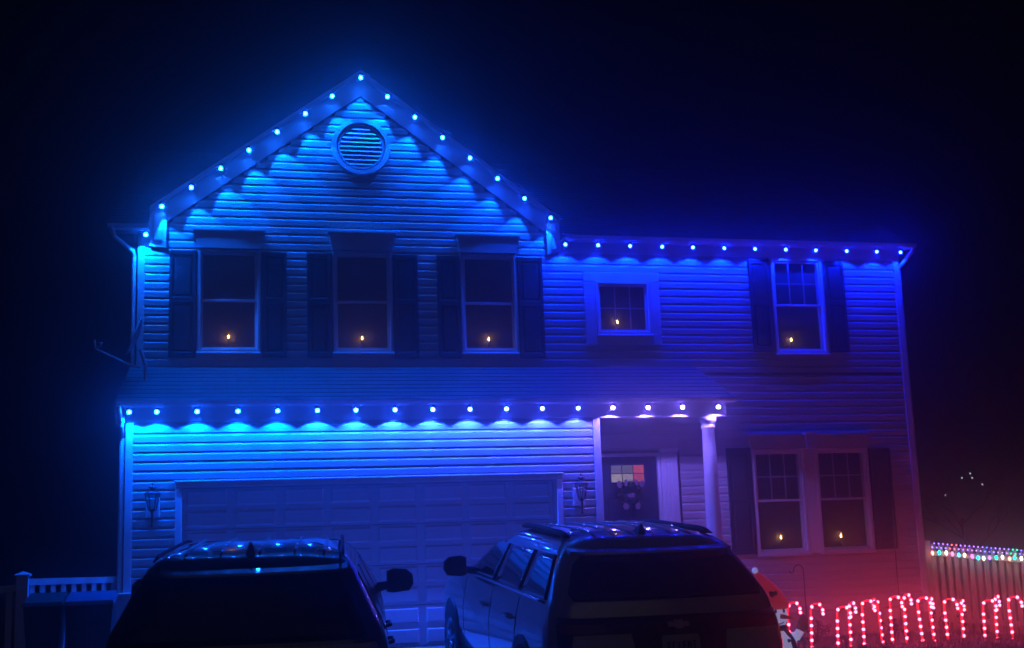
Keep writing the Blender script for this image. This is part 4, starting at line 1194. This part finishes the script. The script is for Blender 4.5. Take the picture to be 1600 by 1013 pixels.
# ------------------------------------------------------------------ inflatable snowman
SX, SY = 6.63, 14.2
zg = gz(SX, SY)
sn = thing('snowman', 'inflatable snowman in a red hat and scarf behind the silver car', 'snowman', (SX, SY, zg))
H0 = -1.09 - zg
prof = [(0.05, 0.0), (0.17, 0.01), (0.24, 0.08), (0.265, 0.2), (0.25, 0.32), (0.20, H0 - 0.06), (0.13, H0), (0.135, H0 + 0.03), (0.165, H0 + 0.10), (0.172, H0 + 0.17), (0.16, H0 + 0.25), (0.12, H0 + 0.33), (0.04, H0 + 0.37)]
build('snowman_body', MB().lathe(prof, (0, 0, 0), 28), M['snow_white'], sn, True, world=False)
hat = MB()
hp = []
for k in range(10):
    t = k / 9
    hp.append(((-0.19 * t ** 1.5, 0.0, H0 + 0.27 + 0.40 * t), 0.185 * (1 - t) ** 0.8 + 0.018))
hat.tube([p for p, r in hp], [r for p, r in hp], 20)
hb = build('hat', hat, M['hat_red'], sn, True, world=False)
build('hat_brim', MB().tube([(0.165*cos(2*pi*k/24), 0.165*sin(2*pi*k/24), H0 + 0.275 + 0.0*cos(2*pi*k/24)) for k in range(25)], 0.042, 8), M['hat_red'], hb, True, world=False)
build('pompom', MB().ball((-0.19, 0.0, H0 + 0.69), 0.038, 10, 6), M['snow_white'], hb, True, world=False)
hl = [(0, -0.05), (0.05, -0.005), (0.055, 0.03), (0.03, 0.045), (0.0, 0.025), (-0.03, 0.045), (-0.055, 0.03), (-0.05, -0.005)]
build('leaf_patch', MB().prism([(-0.045 + a, H0 + 0.41 + b) for a, b in hl], -0.155, -0.140), M['green_cloth'], hb, world=False)
build('scarf', MB().tube([(0.142*cos(2*pi*k/24), 0.142*sin(2*pi*k/24), H0 + 0.015) for k in range(25)], 0.036, 8).tube([(0.09, -0.13, H0), (0.13, -0.22, H0 - 0.14), (0.17, -0.265, H0 - 0.30)], [0.03, 0.035, 0.03], 8), M['scarf_red'], sn, True, world=False)
build('nose', MB().tube([(0.02, -0.165, H0 + 0.155), (0.12, -0.22, H0 + 0.135), (0.17, -0.25, H0 + 0.12)], [0.03, 0.018, 0.004], 10), M['carrot'], sn, True, world=False)
for x in (-0.035, 0.075):
    build('eye', MB().ball((x, -sqrt(0.172**2 - x*x) + 0.004, H0 + 0.215), 0.016, 10, 6, 1.5), M['black_cloth'], sn, True, world=False)
build('mouth', MB().tube([(-0.06 + 0.13*t/6, -0.165 + 0.02*abs(t-3)/3, H0 + 0.085 - 0.02*sin(pi*t/6)) for t in range(7)], 0.007, 6), M['black_cloth'], sn, True, world=False)
build('arm', MB().tube([(0.17, -0.05, H0 - 0.10), (0.25, -0.09, H0 - 0.09), (0.30, -0.1, H0 - 0.02)], [0.06, 0.055, 0.05], 12), M['snow_white'], sn, True, world=False)
build('mitten', MB().tube([(0.29, -0.1, H0 - 0.03), (0.33, -0.1, H0 + 0.03), (0.355, -0.1, H0 + 0.12), (0.35, -0.1, H0 + 0.16)], [0.05, 0.065, 0.05, 0.015], 12).tube([(0.31, -0.11, H0 + 0.03), (0.27, -0.12, H0 + 0.08)], [0.03, 0.02], 8), M['green_cloth'], sn, True, world=False)
for z in (0.30, 0.16):
    build('button', MB().ball((0.07, -0.245, z), 0.022, 10, 6), M['black_cloth'], sn, True, world=False)

# ------------------------------------------------------------------ bare tree with tiny lights beyond the fence
rt_ = random.Random(21)
TX, TY = 19.7, 30.0
zt_ = gz(TX, TY)
tr = thing('bare_tree', 'dark bare tree far behind the right fence', 'tree', (TX, TY, zt_))
build('trunk', MB().tube([(TX, TY, zt_ - 0.1), (TX + 0.05, TY, zt_ + 1.2), (TX - 0.05, TY, zt_ + 2.4)], [0.08, 0.06, 0.035], 8), M['bark'], tr, True)
cr = MB()
tips = []
def branch(p, d, L, r, lv):
    q = p + d * L
    cr.tube([p, p.lerp(q, 0.5) + Vector((rt_.gauss(0, .05), rt_.gauss(0, .05), 0)) * L, q], [r, r*0.8, r*0.55], 5, False)
    if lv == 0: tips.append(q); return
    for _ in range(3):
        nd = (d + Vector((rt_.gauss(0, .55), rt_.gauss(0, .55), rt_.gauss(0.1, .35)))).normalized()
        branch(q, nd, L * 0.68, r * 0.55, lv - 1)
for k in range(5):
    a = 2*pi*k/5
    branch(Vector((TX, TY, zt_ + 1.4 + 0.22*k)), Vector((cos(a)*0.8, sin(a)*0.8, 0.55)).normalized(), 0.8, 0.012, 3)
build('crown', cr, M['bark'], tr)
tl = MB().ball((0, 0, 0), 0.022, 8, 5).mesh('bulb', M['fairy'], True)
for (x, z), lab in zip([(19.768, 1.358), (20.033, 1.472), (20.078, 1.352), (20.37, 1.174), (19.218, 0.913)],
                       ['tiny white light in the far tree, left of the top pair', 'tiny white light in the far tree, highest of all', 'tiny white light in the far tree, just below the highest', 'tiny faint light in the far tree, rightmost', 'tiny white light in the far tree, lowest and leftmost']):
    o_ = link('tree_light', tl, None, (x, 30.0, z))
    o_.color = (1.0, 0.95, 1.15, 1)
    tag(o_, lab, 'light', 'tiny lights in the far tree')

# ------------------------------------------------------------------ grass and bed plants
rg = random.Random(9)
gm = MB()
for k in range(16000):
    x = rg.uniform(7.0, 14.5); y = rg.uniform(12.2, 17.3)
    z = gz(x, y)
    h = rg.uniform(0.03, 0.085); a = rg.uniform(0, 2*pi); l = rg.uniform(0, 0.05)
    dx, dy = cos(a) * 0.007, sin(a) * 0.007
    gm.v += [(x - dx, y - dy, z - 0.005), (x + dx, y + dy, z - 0.005), (x + sin(a)*l, y - cos(a)*l, z + h)]
    n = len(gm.v); gm.f.append((n-3, n-2, n-1))
tag(build('grass', gm, M['grass']), 'short winter grass on the lawn by the candy canes', 'grass', kind='stuff')
def shrub(x, y, h, w_, label):
    z = gz(x, y)
    t = thing('low_shrub', label, 'shrub', (x, y, z), (0, 0, 0), 'low plants in the bed below the window')
    st_ = MB(); lv = MB()
    for k in range(9):
        a = rg.uniform(0, 2*pi); r = rg.uniform(0.2, 1) * w_
        p = Vector((r*cos(a), r*sin(a)*0.7, h * rg.uniform(0.6, 1)))
        st_.tube([(0, 0, -0.03), (p.x*0.4, p.y*0.4, p.z*0.6), tuple(p)], [0.008, 0.006, 0.003], 5)
        for j in range(14):
            c = Vector((p.x*rg.uniform(.3, 1.1), p.y*rg.uniform(.3, 1.1), p.z*rg.uniform(.35, 1.08)))
            d = Vector((rg.gauss(0,1), rg.gauss(0,1), rg.gauss(0.3,1))).normalized() * 0.05
            e = d.orthogonal().normalized() * 0.014
            lv.add([c, c + d*0.5 + e, c + d, c + d*0.5 - e], [(0,1,2,3)])
    build('stems', st_, M['bark'], t, world=False)
    build('foliage', lv, M['leaf'], t, world=False)
shrub(8.35, 16.5, 0.32, 0.22, 'low shrub between the second and third candy canes')
shrub(9.6, 16.6, 0.28, 0.2, 'low shrub under the right half of the double window')
shrub(10.35, 16.6, 0.30, 0.2, 'low shrub at the right corner of the house')

# ------------------------------------------------------------------ haze added for the glow around the lamps, standing in for lens glare
hz = MB().box(-46, 61, -15, 69, -4.0, 8.2).mesh('haze', bpy.data.materials.new('glow_haze'))
hmat = hz.materials[0]
hmat.use_nodes = True
nt = hmat.node_tree
nt.nodes.remove(nt.nodes['Principled BSDF'])
pv = nt.nodes.new('ShaderNodeVolumePrincipled')
pv.inputs['Color'].default_value = (0.9, 0.9, 0.95, 1)
pv.inputs['Density'].default_value = HAZE
pv.inputs['Anisotropy'].default_value = 0.95
nt.links.new(pv.outputs[0], nt.nodes['Material Output'].inputs['Volume'])
tag(link('haze', hz), kind='stuff')
